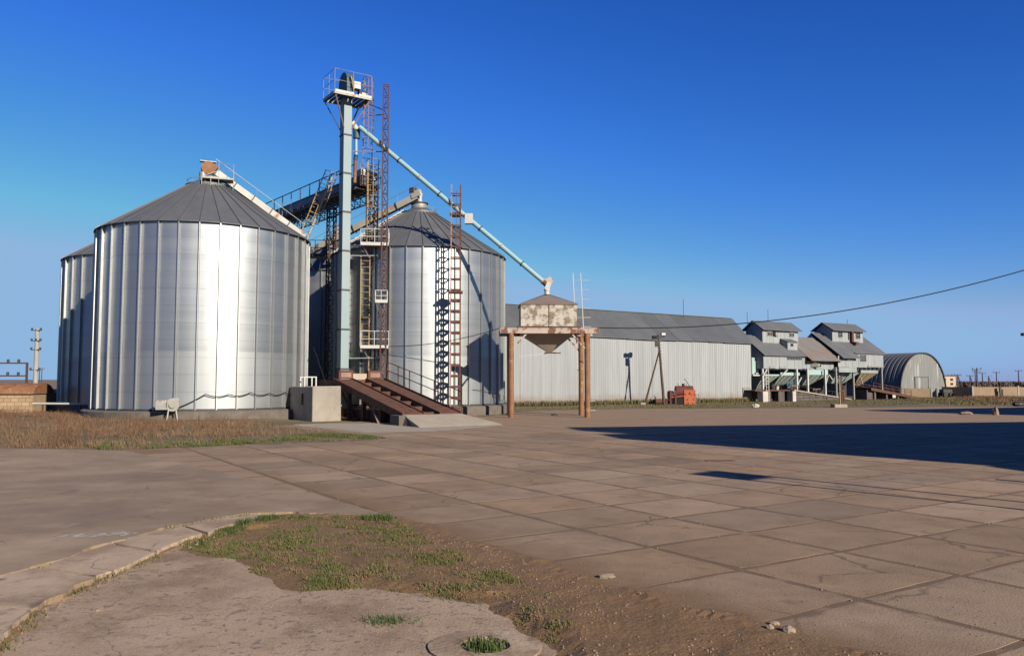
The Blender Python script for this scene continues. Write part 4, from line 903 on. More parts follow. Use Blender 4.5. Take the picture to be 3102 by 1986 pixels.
h1 = thing('elevator_house', 'left metal grain-cleaning house with broken monitor windows and small dormer', 'building', SH, GA, 'raised grain-cleaning houses')
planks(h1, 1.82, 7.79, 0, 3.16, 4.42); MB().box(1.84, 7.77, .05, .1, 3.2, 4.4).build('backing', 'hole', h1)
gable_wall(h1, 1.82, .02, 2.5, 5.0, 3.16, 4.42, 6.5); MB().box(1.84, 13.0, 4.9, 5.0, 3.16, 4.4).build('rear_wall', 'house', h1)
MB().box(1.84, 7.7, .1, 4.9, 3.12, 3.16).build('floor', 'dark', h1)
MB().box(7.80, 7.84, .02, 2.2, 3.2, 4.4).build('return_wall', 'house', h1)
gable_roof(h1, 1.72, 8.3, -.22, 2.5, 5.2, 4.47, 6.6, n=4)
planks(h1, 8.54, 13.08, 0, 3.16, 4.02); MB().box(7.86, 13.05, .06, .1, 3.2, 4.2).build('backing', 'hole', h1)
MB().box(7.86, 8.52, .02, .05, 3.2, 4.3).build('recess_panel', 'house', h1)
gable_roof(h1, 8.32, 13.5, -.78, 2.5, 5.2, 4.05, 6.62, 'rroof', n=3, ze1=4.4)
window(h1, 5.4, 7.7, -.025, 4.1, 4.36, 9, 1, 'house')
planks(h1, 3.6, 9.3, 1.5, 5.4, 7.1); gable_wall(h1, 3.6, 1.52, 2.55, 3.6, 5.6, 7.1, 7.95); MB().box(3.66, 9.28, 1.55, 1.6, 5.6, 7.05).build('backing', 'hole', h1)
MB().box(9.26, 9.3, 1.53, 3.55, 5.6, 7.1).build('end_wall', 'house', h1); MB().box(3.66, 9.25, 3.55, 3.6, 5.6, 7.1).build('rear_wall', 'house', h1)
gable_roof(h1, 3.3, 9.6, 1.15, 2.55, 3.95, 7.12, 8.1, n=4)
for x0, x1 in ((4.29, 5.0), (7.79, 8.53)): MB().box(x0, x1, 1.43, 1.462, 6.5, 6.93).build('dark_opening', 'hole', h1); window(h1, x0, x1, 1.46, 6.5, 6.93, 3, 1)
MB().box(5.05, 5.97, 1.43, 1.462, 6.48, 6.93).build('dark_opening', 'hole', h1); MB().tube((5.6, 1.43, 6.7), (5.6, 1.3, 6.7), .22, 14).build('vent_disc', 'steel', h1, True)
# sloping dormer over the roof
dr = MB(); dr.hexa([(6.34,.6,4.85),(7.92,.6,4.85),(7.92,1.49,4.85),(6.34,1.49,4.85)], [(6.34,.6,5.86),(7.92,.6,5.86),(7.92,1.49,6.2),(6.34,1.49,6.2)]); dr.build('dormer', 'house', h1)
MB().hexa([(6.25,.5,5.87),(8.02,.5,5.87),(8.02,1.48,6.24),(6.25,1.48,6.24)], [(6.25,.5,5.92),(8.02,.5,5.92),(8.02,1.48,6.29),(6.25,1.48,6.29)]).build('dormer_roof', 'hsroof', h1)
MB().box(6.79, 7.24, .58, .596, 5.48, 5.75).build('dark_opening', 'hole', h1)
MB().bar((3.5, 3.3, 6.6), (3.5, 3.3, 9.0), .03).build('lightning_rod', 'dark', h1); MB().bar((5.9, 2.6, 8.0), (5.9, 2.6, 9.3), .03).build('lightning_rod', 'dark', h1)
MB().add([(9.2,-.05,3.85),(10.05,-.05,3.7),(10.05,-.05,3.35),(9.2,-.05,3.35),(9.6,-.55,3.75),(10.15,-.55,3.65),(10.1,-.55,3.4),(9.65,-.5,3.45)], [(0,1,5,4),(1,2,6,5),(2,3,7,6),(3,0,4,7),(4,5,6,7)]).build('torn_chute', 'steel', h1)
MB().box(9.15, 9.4, -.045, -.02, 3.3, 3.6).build('dark_opening', 'hole', h1); MB().box(9.95, 10.12, -.56, -.545, 3.42, 3.62).build('dark_opening', 'hole', h1)
for x0, x1 in ((2.63, 3.48), (4.2, 5.13)): MB().box(x0, x1, -.05, -.03, 3.19, 3.4).build('patch_sheet', 'steel', h1)
h2 = thing('elevator_house', 'right metal grain-cleaning house with red pipe on its monitor', 'building', SH, GA, 'raised grain-cleaning houses')
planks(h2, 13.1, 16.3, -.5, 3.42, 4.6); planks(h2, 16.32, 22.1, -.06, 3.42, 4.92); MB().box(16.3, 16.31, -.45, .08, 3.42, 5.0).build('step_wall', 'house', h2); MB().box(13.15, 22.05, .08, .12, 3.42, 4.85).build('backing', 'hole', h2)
gable_wall(h2, 13.1, .05, 2.8, 5.5, 3.42, 4.4, 7.05); MB().box(22.05, 22.1, .0, 5.4, 3.42, 4.9).build('end_wall', 'house', h2); MB().box(13.15, 22.0, 5.4, 5.45, 3.42, 4.9).build('rear_wall', 'house', h2)
MB().box(13.15, 22.0, .12, 5.4, 3.38, 3.42).build('floor', 'dark', h2)
gable_roof(h2, 13.3, 16.5, -1.02, 2.8, 5.7, 4.38, 7.2, n=2, ze1=4.6)
gable_roof(h2, 16.52, 22.5, -.25, 2.8, 5.7, 4.95, 7.2, n=4, ze1=4.6)
window(h2, 17.72, 18.77, -.085, 4.09, 4.77, 4, 3, 'house'); window(h2, 14.6, 15.6, -.53, 4.12, 4.3, 4, 1)
planks(h2, 15.15, 20.8, 1.5, 5.6, 7.48); gable_wall(h2, 15.15, 1.52, 2.6, 3.7, 5.8, 7.45, 8.2); MB().box(15.2, 20.75, 1.55, 1.6, 5.8, 7.4).build('backing', 'hole', h2)
MB().box(20.76, 20.8, 1.53, 3.65, 5.8, 7.45).build('end_wall', 'house', h2); MB().box(15.2, 20.75, 3.65, 3.7, 5.8, 7.45).build('rear_wall', 'house', h2)
gable_roof(h2, 14.85, 21.1, 1.15, 2.6, 4.05, 7.46, 8.38, n=4)
window(h2, 16.2, 16.85, 1.46, 6.75, 7.4, 2, 2, 'steel'); window(h2, 19.45, 20.15, 1.46, 6.7, 7.4, 2, 2, 'steel')
MB().box(18.3, 18.62, 1.2, 1.45, 6.2, 7.46).build('red_pipe', 'dred', h2); MB().box(18.0, 18.1, 1.42, 1.46, 6.5, 7.44).build('dark_pipe', 'dark', h2); MB().box(18.2, 18.7, .7, 1.4, 5.95, 6.25).build('pipe_foot', 'dred', h2)
MB().box(19.0, 21.8, -.14, -.09, 3.46, 3.66).build('louvre', 'steel', h2)
MB().bar((19.6, 2.6, 8.3), (19.6, 2.6, 8.9), .03).build('lightning_rod', 'dark', h2)
# steel legs, hoppers and clutter under the houses
def under_hopper(label, x0, x1, zt, zb, xb0, xb1, m, fz=None, fm='teal', y0=.1, y1=2.4):
    t = thing('discharge_hopper', label, 'hopper', SH, GA, 'sheet hoppers under the grain-cleaning houses'); ym = y0+.9
    T = [(x0,y0,zt),(x1,y0,zt),(x1,y1,zt),(x0,y1,zt)]; B = [(xb0,ym,zb),(xb1,ym,zb),(xb1,ym+.4,zb),(xb0,ym+.4,zb)]
    for i, nm in ((0, 'front_sheet'), (1, 'side_sheet'), (2, 'rear_sheet'), (3, 'side_sheet')):
        j = (i+1) % 4; MB().add([B[i], B[j], T[j], T[i]], [(0,1,2,3)]).build(nm, m, t)
    rb_ = MB()
    for q in (.2, .5, .8): rb_.bar(tuple(T[0][k]+(T[1][k]-T[0][k])*q - (0, .03, 0)[k] for k in range(3)), tuple(B[0][k]+(B[1][k]-B[0][k])*q - (0, .03, 0)[k] for k in range(3)), .05)
    rb_.build('stiffening_ribs', 'dark', t)
    if fz: MB().box(x0-.03, x1+.03, y0-.05, y0, zt, fz).build('fascia', fm, t)
    return t
under_hopper('leftmost dull green hopper beside the shed corner', 1.6, 4.2, 2.45, 1.1, 1.85, 2.6, 'tealdull', 2.6)
under_hopper('green hopper with pale teal band under the left house', 4.45, 7.4, 2.5, 1.55, 4.6, 6.0, 'tealdull', 2.8)
under_hopper('middle green hopper with tall pale blue band', 8.95, 12.1, 2.58, 1.5, 9.1, 10.15, 'tealdull', 3.12)
under_hopper('teal hopper under the left half of the right house', 13.7, 17.8, 2.83, 1.7, 14.0, 16.1, 'teal', None)
under_hopper('tan rusty hopper under the right end of the right house', 18.0, 21.15, 2.82, 1.4, 18.1, 19.0, 'tan', 3.13, 'tealdull')
fp = MB().box(13.15, 16.3, -.56, -.52, 2.87, 3.40); tag(fp.build('cracked_panel', 'house'), 'pale cracked panel hanging below the right house', 'panel').matrix_world = Matrix.Translation(SH) @ Matrix.Rotation(GA, 4, 'Z')
SUB = Matrix.Translation(SH) @ Matrix.Rotation(GA, 4, 'Z')
def put(o): o.matrix_world = SUB; return o
posts = [(1.75, .1, 3.15), (6.6, -.2, 3.15), (8.2, -.3, 3.15), (11.1, -.3, 3.15), (12.95, -.3, 3.4), (16.0, -.3, 3.4), (21.6, -.1, 3.4)]
pl_ = ['white steel post at the shed corner under the left house','white steel post right of the second hopper','punched white post left of the middle hopper','punched white post right of the middle hopper','grey post at the left of the right house','grey post in the middle of the right house','thin post under the right end of the right house']
for i, ((x, y, zt), lb) in enumerate(zip(posts, pl_)):
    m_ = MB().box(x-.09, x+.09, y-.09, y-.05, 0, zt)
    m_.box(x-.09, x-.05, y-.05, y+.09, 0, zt); m_.box(x+.05, x+.09, y-.05, y+.09, 0, zt)
    o = put(m_.build('steel_post', 'white' if i < 4 else 'steel')); tag(o, lb, 'post', 'posts under the grain-cleaning houses')
for i, (a, b, lb) in enumerate((((7.5,-.1,2.3),(6.7,-.2,1.6),'short brace on the post right of the second hopper'),((11.9,-.1,2.5),(11.1,-.3,1.4),'long brace right of the middle hopper'),((17.6,-.1,2.4),(18.3,.1,1.6),'brace left of the tan hopper'),((12.2,.0,2.6),(12.9,.0,2.0),'brace left of the teal hopper'),((5.3,-.1,3.1),(4.3,-.1,2.4),'slanting pipe above the second hopper'),((2.2,-.1,3.1),(1.6,-.1,2.5),'slanting pipe above the leftmost hopper'))):
    tag(put(MB().bar(a, b, .09).build('diagonal_brace', 'white')), lb, 'brace', 'braces under the grain-cleaning houses')
tag(put(MB().box(1.2, 2.2, .9, 1.8, 2.6, 4.25).build('teal_cabinet', 'teal', bevel=.04)), 'tall pale teal cabinet between the shed and the left house', 'cabinet')
tag(put(MB().box(.6, 2.9, .3, 1.2, 2.44, 2.56).build('white_shelf_beam', 'white')), 'white beam below the teal cabinet', 'beam')
o = put(MB().bar((2.3,1.0,4.2),(2.7,.9,3.3),.08).build('red_strut', 'dred')); tag(o, 'red strut beside the teal cabinet', 'strut')
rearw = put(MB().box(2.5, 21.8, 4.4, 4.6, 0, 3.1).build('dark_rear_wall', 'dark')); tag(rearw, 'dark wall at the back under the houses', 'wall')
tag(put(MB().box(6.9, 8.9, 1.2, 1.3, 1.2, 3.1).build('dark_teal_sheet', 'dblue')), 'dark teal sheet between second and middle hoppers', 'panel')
# ladder in front of the left house
bl = SUB @ Vector((.35, -1.6, 0)); ladder('steel_ladder', 'white ladder standing before the leftmost green hopper', bl, bl + Vector((0, 0, 3.1)), GU, .36, .3, 'white')
# loading ramp of block masonry
lr = thing('loading_ramp', 'sloping dark masonry loading ramp under the houses', 'ramp', SH, GA)
RX0, RX1 = -.9, 13.2
def rt(x): return 1.10 if x < 3.9 else 1.10 - (x-3.9)*(1.0/9.3)
zz = 0; row = 0; blk = {}
while zz < 1.1:
    x = 4.3 - (row % 2)*.3
    while x < 13.0:
        wv = random.uniform(.5, .8); xa, xb = max(x, 4.3), x+wv-.02
        top = min(zz+.26, rt(xb)-.10)
        if top - zz > .06 and xb > xa: MB().box(xa, xb, -1.75 + random.uniform(-.02, .02), -1.5, zz+.01, top).build('stone', 'block', lr)
        x += wv
    zz += .28; row += 1
MB().hexa([(4.2,-1.66,-.1),(13.2,-1.66,-.1),(13.2,.6,-.1),(4.2,.6,-.1)], [(4.2,-1.66,rt(4.2)-.1),(13.2,-1.66,.02),(13.2,.6,.02),(4.2,.6,rt(4.2)-.1)]).build('core', 'found', lr)
MB().hexa([(4.0,-1.85,1.0),(13.3,-1.85,.0),(13.3,.7,.0),(4.0,.7,1.0)], [(4.0,-1.85,1.12),(13.3,-1.85,.1),(13.3,.7,.1),(4.0,.7,1.12)]).build('deck', 'conc', lr)
MB().box(-1.2, 4.0, -1.4, .8, .98, 1.10).build('landing', 'rust', lr)
for x0, x1, m_ in ((-.64, .1, 'whitewash'), (3.74, 4.24, 'whitewash')): MB().box(x0, x1, -1.85, -1.2, -.05, .97).build('pillar', m_, lr)
for x0, x1 in ((.9, 1.2), (2.3, 3.2)): MB().box(x0, x1, -1.3, -.9, -.05, .97).build('pillar', 'block', lr)
MB().box(-1.0, 3.9, .4, .6, 0, .97).build('back_wall', 'block', lr)
rr_ = MB()
for k in range(9): x = 1.5 + k*1.35; rr_.bar((x, -1.2, rt(x)), (x, -1.2, rt(x)+.55), .035)
rr_.bar((1.5,-1.2,1.65), (3.9,-1.2,1.65), .03); rr_.bar((3.9,-1.2,1.65), (12.3,-1.2,.75), .03); rr_.build('railing', 'dark', lr)
MB().box(3.95, 4.02, -1.6, -1.5, 1.1, 1.5).build('rail_post', 'tan', lr)
for i, (x, m_, lb) in enumerate(((2.4, 'dark', 'dark drum on the loading landing'), (3.0, 'white', 'white bucket on the loading landing'), (5.2, 'rust', 'rusty machine frame on the loading ramp by the second hopper'), (8.6, 'rust', 'rusty machine frame on the loading ramp by the middle hopper'))):
    t = thing('machine_frame' if m_ == 'rust' else ('drum' if m_ == 'dark' else 'bucket'), lb, 'machine' if m_ == 'rust' else 'container', SUB @ Vector((x, -.6, rt(x))), GA)
    if m_ == 'rust':
        for a in range(4): MB().bar((a*.35, 0, 0), (a*.35+.1, 0, .6), .06).build('upright', 'rust', t)
        MB().bar((0, 0, .5), (1.2, 0, .55), .08).build('crossbar', 'pinkrust', t); MB().tube((.3, -.15, .3), (.3, .15, .3), .2, 12).build('wheel', 'dark', t)
    else: MB().lathe([(0, 0), (.16, 0), (.22, .42), (.20, .42), (.15, .03)], 16).build('body', m_, t, True); MB().lathe([(.20, .38), (.24, .38), (.24, .42), (.20, .42)], 16).build('rim', 'steel', t)

# rusty trestle ramp at the right end
ts = thing('trestle_ramp', 'rusty railed trestle ramp sloping down right of the houses', 'ramp', SH, GA)
def tz(x): return 1.2 - (x-17.6)*(1.12/9.4)
MB().hexa([(17.2,-1.6,tz(17.2)-.12),(27.2,-1.6,tz(27.2)-.12),(27.2,.4,tz(27.2)-.12),(17.2,.4,tz(17.2)-.12)], [(17.2,-1.6,tz(17.2)),(27.2,-1.6,tz(27.2)),(27.2,.4,tz(27.2)),(17.2,.4,tz(17.2))]).build('deck', 'rust', ts)
for y in (-1.6, .4):
    r = MB()
    for k in range(7): x = 17.6 + k*1.2; r.bar((x, y, tz(x)-.1), (x, y, tz(x)+.6), .05)
    for z in (.3, .58): r.bar((17.6, y, tz(17.6)+z), (24.8, y, tz(24.8)+z), .035)
    r.build('railing', 'rust', ts)
for x in (18.2, 20.4, 22.6): MB().box(x-.15, x+.15, -1.4, .2, 0, tz(x)-.13).build('pier', 'block', ts)
MB().box(17.0, 18.2, -1.2, .3, 0, 1.0).build('abutment', 'block', ts)
for y in (-1.55, .35): MB().bar((17.2, y, tz(17.2)-.2), (26.8, y, tz(26.8)-.2), .1, .18).build('girder', 'rust', ts)
MB().box(21.2, 21.8, -1.58, -1.5, .12, .55).build('white_board', 'whitewash', ts)

# ================================================================== HANGAR, FENCES, FAR BUILDING
HG = Vector((57.7, 108.0, 0)); hg = thing('arched_hangar', 'arched corrugated metal hangar with grey double doors', 'hangar', HG, GA)
HW, HH, HLn = 10.9, 5.6, 26.0
arc = []
for k in range(33):
    a = math.pi*k/32; c_, s_ = math.cos(a), math.sin(a); arc.append((-HW/2 - HW/2*math.copysign(abs(c_)**.92, c_), HH*s_**.9 if s_ > 0 else 0))
nfl = 44; seg = MB(); L1 = HLn/nfl
seg.v = []
for j, (yy, o_) in enumerate(((0, 0), (.35, 0), (.45, .05), (.9, .05), (1.0, 0))):
    for x, z in arc: seg.v.append(((x+HW/2)*(1+o_/6)-HW/2, yy*L1, z*(1+o_/6)))
n = len(arc)
for j in range(4):
    for i in range(n-1): seg.f.append((j*n+i, j*n+i+1, (j+1)*n+i+1, (j+1)*n+i))
sme = bpy.data.meshes.new('roof_segment'); sme.from_pydata(seg.v, [], seg.f); sme.materials.append(M['shedroof'])
for k in range(nfl): obj('roof_segment', sme, None, hg).location = (0, k*L1, 0)
cw = 11
for k in range(cw):
    xs = [-HW + HW*(k + q/4)/cw for q in range(5)]; lo = 0
    top = []
    for x in xs:
        t_ = max(0, 1-abs((x+HW/2)/(HW/2))**(1/.92*1.0)**2); a = math.acos(max(-1, min(1, -math.copysign(abs((x+HW/2)/(HW/2))**(1/.92), x+HW/2)))); top.append(HH*max(0, math.sin(a))**.9)
    pts = [(xs[i], -.03 - .03*(i % 2), 0) for i in range(5)] + [(xs[i], -.03 - .03*(i % 2), max(.02, top[i]-.03)) for i in range(5)]
    MB().add(pts, [(i, i+1, 6+i, 5+i) for i in range(4)]).build('end_panel', 'hang', hg)
rim = MB()
for (xa, za), (xb, zb) in zip(arc[:-1], arc[1:]): rim.bar((xa, -.12, za), (xb, -.12, zb), .16, .16)
rim.build('rim', 'dark', hg)
for x0, x1 in ((-7.42, -5.9), (-5.86, -4.45)):
    d_ = MB().box(x0, x1, -.16, -.09, .1, 2.42).build('door_leaf', 'hang', hg); MB().box(x1-.08, x1-.05, -.19, -.161, .9, 1.2).build('handle', 'dark', d_)
MB().box(-4.44, -4.25, -.14, -.09, .1, 2.45).build('door_jamb', 'dark', hg); MB().box(-7.5, -4.25, -.15, -.08, 2.43, 2.5).build('door_lintel', 'dark', hg)
def fence_run(label, pts, h_, m='fence', step=3.0, post='concp'):
    a = Vector((*pts[0], 0)); b = Vector((*pts[1], 0)); d = b-a; n_ = max(1, round(d.length/step)); t = thing('boundary_wall', label, 'wall', a, math.atan2(d.y, d.x), 'boundary walls on the right'); L_ = d.length/n_
    for k in range(n_): MB().box(k*L_+.09, (k+1)*L_-.09, -.05, .05, -.2, h_ + random.uniform(-.03, .02)).build('wall_panel', m, t)
    for k in range(n_+1): MB().box(k*L_-.09, k*L_+.09, -.09, .09, -.2, h_+.12).build('post', post, t)
    return t
fence_run('tan concrete panel wall along the right horizon', ((55.3, 97.4), (84, 99.5)), 1.25, step=5.8)
fence_run('shaded wall stretch receding beside the hangar foot', ((56.3, 106.0), (55.25, 97.7)), 1.22, step=4.2)
fence_run('tan low wall in front of the hangar doors', ((47.5, 98.7), (50.6, 97.9)), 1.08, step=3.2)
sc_ = thing('fence_gatepost', 'dark twisted post standing in the tan wall', 'post', (58.6, 97.2, 0), 0)
MB().bar((0, 0, 0), (-.12, 0, 1.25), .22, .2).build('stump', 'dark', sc_); MB().bar((.1, -.05, 0), (.12, -.05, .95), .16, .16).build('stub', 'rust', sc_)
ct = thing('farm_cart', 'small dark farm cart beside the hangar foot', 'cart', (53.2, 99.5, 0), .3)
MB().box(-.7, .7, -.35, .35, .45, .95).build('body', 'dark', ct, bevel=.04)
for x in (-.45, .45):
    for y in (-.42, .42): MB().tube((x, y-.06, .3), (x, y+.06, .3), .3, 14).build('wheel', 'cable', ct, True)
MB().bar((.7, 0, .5), (1.5, 0, .3), .07).build('drawbar', 'rust', ct)
fb = thing('far_building', 'small cream two-storey building behind the hangar', 'building', (111.0, 206.0, 0), .25)
MB().box(-2.0, 2.2, 0, 6, 0, 3.3).build('wall', 'bld', fb); MB().box(-2.2, 2.4, -.2, 6.2, 3.3, 3.5).build('roof', 'rust', fb)
for x in (-1.2, .9):
    for z in (1.0, 2.1): MB().box(x-.4, x+.4, -.05, -.005, z, z+.55).build('window', 'glass', fb)

# ================================================================== POLES, LAMP, MACHINE, SMALL THINGS
lp = thing('floodlight_pole', 'leaning tarred wooden pole with floodlights and a prop before the shed', 'lamp post', (12.5, 66.7, 0), 0)
MB().tube((0, 0, -.1), (-.42, 0, 5.75), .12, 12, .085).build('pole', 'wood', lp, True)
MB().tube((-1.55, .3, -.05), (-.35, .02, 4.4), .085, 10, .06).build('prop', 'wood', lp, True)
MB().bar((-.85, -.05, 5.45), (.1, -.05, 5.58), .07).build('crossarm', 'dark', lp)
for x, z, rm_ in ((-.75, 5.52, 0), (-.02, 5.78, 1)):
    o = MB().box(x-.2, x+.2, -.25, .1, z-.13, z+.15).build('floodlight', 'dark', lp, bevel=.03)
    MB().box(x-.16, x+.16, -.262, -.252, z-.09, z+.11).build('lens', 'lampglass' if rm_ else 'glass', o)
MB().box(-.72, -.4, -.2, .0, 4.75, 5.3).build('switch_box', 'dark', lp)
for k in range(9): z = 3.4 + k*.25; x = -.42*z/5.75; MB().bar((x-.2, -.02, z), (x+.2, -.02, z), .025).build('step_iron', 'dark', lp)
MB().box(-1.95, -1.55, -.2, .2, 0, .18).build('foot_block', 'conc', lp)
bo = thing('old_boiler', 'rusted orange and red boiler lying by the shed', 'boiler', (14.9, 68.0, 0), 0)
MB().box(-.48, .48, -.03, .03, 0, 1.2).build('front_plate', 'orange', bo)
pts_ = [(-.38, .82), (-.06, .86), (.1, .8), (.4, .8), (-.22, .38), (.28, .38), (-.16, .08), (.24, .08), (.0, .95)]
for x, z in pts_: MB().tube((x, -.036, z), (x, -.03, z), .055, 10).build('bolt_hole', 'hole', bo)
MB().box(-1.45, .46, .04, 1.0, 0, .75).build('firebox', 'hole', bo)
tk = MB(); 
tk.tube((-1.1, .5, 1.05), (.35, .5, 1.05), .48, 20); tk.build('drum', 'dred', bo, True)
MB().tube((-.35, .5, 1.45), (-.35, .5, 1.72), .2, 14).build('dome', 'rust', bo, True); MB().tube((-.3, .28, 1.62), (-.3, .27, 1.62), .08, 10).build('dome_plate', 'whitewash', bo)
MB().bar((.1, .4, 1.5), (-.35, .4, 2.15), .05).build('lever', 'dark', bo); MB().bar((-.75, .4, 1.4), (-.95, .4, 1.75), .04).build('lever', 'dark', bo)
for x in (-1.62, -1.2): MB().box(x-.07, x+.07, -.08, .06, 0, 1.15).build('upright', 'dred', bo)
MB().tube((-1.75, .4, .75), (-1.3, .4, .75), .38, 14).build('flywheel', 'dred', bo, True); MB().bar((-1.7, 0, .55), (-.5, 0, .7), .07).build('tie_rod', 'orange', bo)
MB().box(-2.0, -1.5, .1, .6, 0, .32).build('gear_case', 'dred', bo)
rr = MB(); rr.bar((.5, .3, .8), (.85, .3, .05), .04); rr.bar((.5, .3, .8), (.82, .3, .8), .03); rr.bar((.82, .3, .8), (.82, .3, .1), .03); rr.build('draw_frame', 'dark', bo)
dm_ = thing('scrap_drum', 'small rusty drum lying left of the red boiler', 'drum', (12.6, 68.4, .22), 0)
MB().tube((-.5, 0, 0), (.45, 0, 0), .22, 14).build('shell', 'rust', dm_, True); MB().tube((.1, 0, .2), (.1, 0, .36), .06, 10).build('bung', 'dark', dm_); MB().tube((-.46, 0, 0), (-.52, 0, 0), .18, 14).build('end_plate', 'dark', dm_)
gp_ = thing('twin_post', 'rusty twin steel post on a concrete block at the yard edge', 'post', (24.75, 61.0, 0), .2)
MB().bar((-.10, 0, .1), (-.12, 0, 2.35), .10).build('post', 'tan', gp_); MB().bar((.10, .03, .1), (.03, .03, 2.3), .10).build('post', 'rust', gp_)
MB().box(-.2, .2, -.07, -.03, 2.15, 2.22).build('clamp', 'dark', gp_); MB().box(-.2, .2, -.07, -.03, 1.15, 1.22).build('clamp', 'dark', gp_)
MB().box(-.75, .32, -.3, .3, -.1, .20).build('footing', 'conc', gp_, bevel=.03)
MB().bar((.22, 0, .4), (.2, 0, 1.3), .12).build('stub_post', 'rust', gp_)
# loose rocks and blocks
def rock(label, x, y, z, s, m='stone', sq=(1, 1, .7), group=None, name='stone_block', cat='stone'):
    bm_ = MB(); n1, n2 = 10, 6
    for j in range(n2+1):
        for i in range(n1):
            th, ph = 2*math.pi*i/n1, math.pi*j/n2; d = Vector((math.sin(ph)*math.cos(th), math.sin(ph)*math.sin(th), math.cos(ph)))
            k = 1 + .35*noise.noise(d*1.6 + Vector((x*3, y*3, 0))); bm_.v.append((d.x*s*k*sq[0], d.y*s*k*sq[1], d.z*s*k*sq[2]))
    for j in range(n2):
        for i in range(n1): bm_.f.append((j*n1+i, (j+1)*n1+i, (j+1)*n1+(i+1) % n1, j*n1+(i+1) % n1))
    o = bm_.build(name, m); o.location = (x, y, z + s*sq[2]*.55); tag(o, label, cat, group); return o
rock('pale upright boundary stone before the far shadow at right', 27.5, 46.2, 0, .22, sq=(.8, .8, 1.3))
rock('flat pale block left of the upright boundary stone', 26.2, 46.9, 0, .2, sq=(2, 1, .6))
rock('dark lump at the far right end of the yard edge', 39.5, 63.2, 0, .35, 'dark', (1.6, 1, .7))
rock('white stone at the yard edge before the shed corner', 18.0, 60.0, 0, .2, 'whitewash', (1.5, 1, .8))
rock('biggest loose stone on the dirt at lower right', 2.10, 6.28, .0, .042, sq=(1.3, 1, .8))
rock('loose stone just left of the biggest one at lower right', 1.985, 6.36, .0, .032, sq=(1, 1, .8))
rock('flat loose stone just beyond the biggest one at lower right', 2.06, 6.48, .0, .03, sq=(1.5, 1, .6))
rock('flat pale stone on the dirt at mid foreground', .92, 8.0, .0, .05, sq=(1.8, 1.2, .5))
rock('whitish stone chip on the broken paving at left', -2.6, 7.1, -.08, .04, 'stone', (1.5, 1, .5))
rock('buried brown stone on the broken paving near the kerb', -3.25, 6.95, -.1, .06, sq=(1.6, 1, .5))
rock('white rubble lump beside the kerb tuft', -3.55, 7.05, -.08, .04, 'stone', (1.3, 1, .7))
rock('dark debris on the yard beyond the hopper legs', 2.4, 45.9, 0, .12, 'dark', (2, 1, .5))
tag(MB().box(-1.1, 1.1, -.16, .16, -.01, .012).build('drain_grate', 'dark'), 'thin dark drain slot in the slabs at right', 'drain').location = (9.6, 15.6, 0)
bpy.data.objects['drain_grate'].scale = (.3, .25, 1); bpy.data.objects['drain_grate'].rotation_euler = (0, 0, -.9)
tag(MB().box(-.35, .35, -.12, .12, -.01, .010).build('iron_cover', 'rust'), 'small rusty iron cover in the slabs beyond the dark shadow patch', 'cover').location = (5.0, 19.6, 0)
# left edge: brick store with rusty vault, pipe, poles, gantry
bs = thing('brick_store', 'sandy block store with rusty rounded roof at the left edge', 'building', (-27.85, 47.2, 0), R_(8))
row = 0
for z in np.arange(0, 1.16, .235):
    x = -4.2 + (row % 2)*.2
    while x < -.02:
        x1 = min(x+.39, 0); MB().box(x+.008, x1-.008, 0, .2, z+.006, z+.228).build('brick', 'brick', bs); x += .4
    row += 1
MB().box(-4.2, 0, .03, 2.4, -.1, 1.17).build('core', 'found', bs); MB().box(-.001, .012, .03, 2.4, 0, 1.17).build('side_face', 'brick', bs)
vt = MB(); k = 12; pr = [(1.25 - 1.4*math.cos(math.pi*i/k), 1.18 + .62*math.sin(math.pi*i/k)) for i in range(k+1)]
vt.add([(-4.4, y, z) for y, z in pr] + [(.08, y, z) for y, z in pr], [(i, k+1+i, k+2+i, i+1) for i in range(k)] + [tuple(range(k+1))[::-1], tuple(range(k+1, 2*k+2))]); vt.build('vault_roof', 'rleg', bs, True)
dw = thing('low_dark_shed', 'low dark lean-to between the brick store and the leftmost silo', 'shed', (-34.5, 60, 0), 0)
MB().box(-1.2, 3.5, 0, 3, 0, 1.05).build('wall', 'mast', dw); MB().box(-1.4, 3.7, -.2, 3.2, 1.07, 1.32).build('roof', 'tan', dw)
tag(MB().tube((-26.2, 44.4, .70), (-22.9, 44.0, .69), .06, 10).build('pipe_rail', 'white'), 'pale horizontal pipe before the leftmost silo', 'pipe')
for x, lb in ((-25.6, 'left stub carrying the pale pipe'), (-23.5, 'right stub carrying the pale pipe')): tag(MB().bar((x, 44.3, -.05), (x, 44.3, .64), .06).build('pipe_stub', 'rust'), lb, 'stub')
up_ = thing('utility_pole', 'pale concrete utility pole with black insulators at far left', 'pole', (-58.8, 100, 0), 0)
MB().tube((0, 0, -.5), (0, 0, 8.4), .30, 10, .24).build('pole', 'concp', up_, True)
for z, n_ in ((8.2, 2), (6.9, 3), (5.8, 2), (3.3, 2)):
    MB().bar((-.6, -.2, z), (.6, -.2, z), .09).build('crossarm', 'dark', up_)
    for q in range(n_): MB().tube((-.55+q*1.1/max(1, n_-1), -.2, z), (-.55+q*1.1/max(1, n_-1), -.2, z+.3), .12, 8).build('insulator', 'dark', up_)
gn = thing('switch_gantry', 'dark steel switchgear gantry at the far left edge', 'gantry', (-72, 115, 0), 0)
for x in (-7, 3.1): MB().box(x-.12, x+.12, -.12, .12, 0, 4.6).build('post', 'mast', gn)
for z in (4.5, 2.7):
    MB().box(-7, 3.2, -.1, .1, z-.1, z+.1).build('beam', 'mast', gn)
    for x in (-3.4, -1.4, .4, 1.9): MB().tube((x, 0, z+.1), (x, 0, z+.55), .18, 8).build('insulator', 'dark', gn)
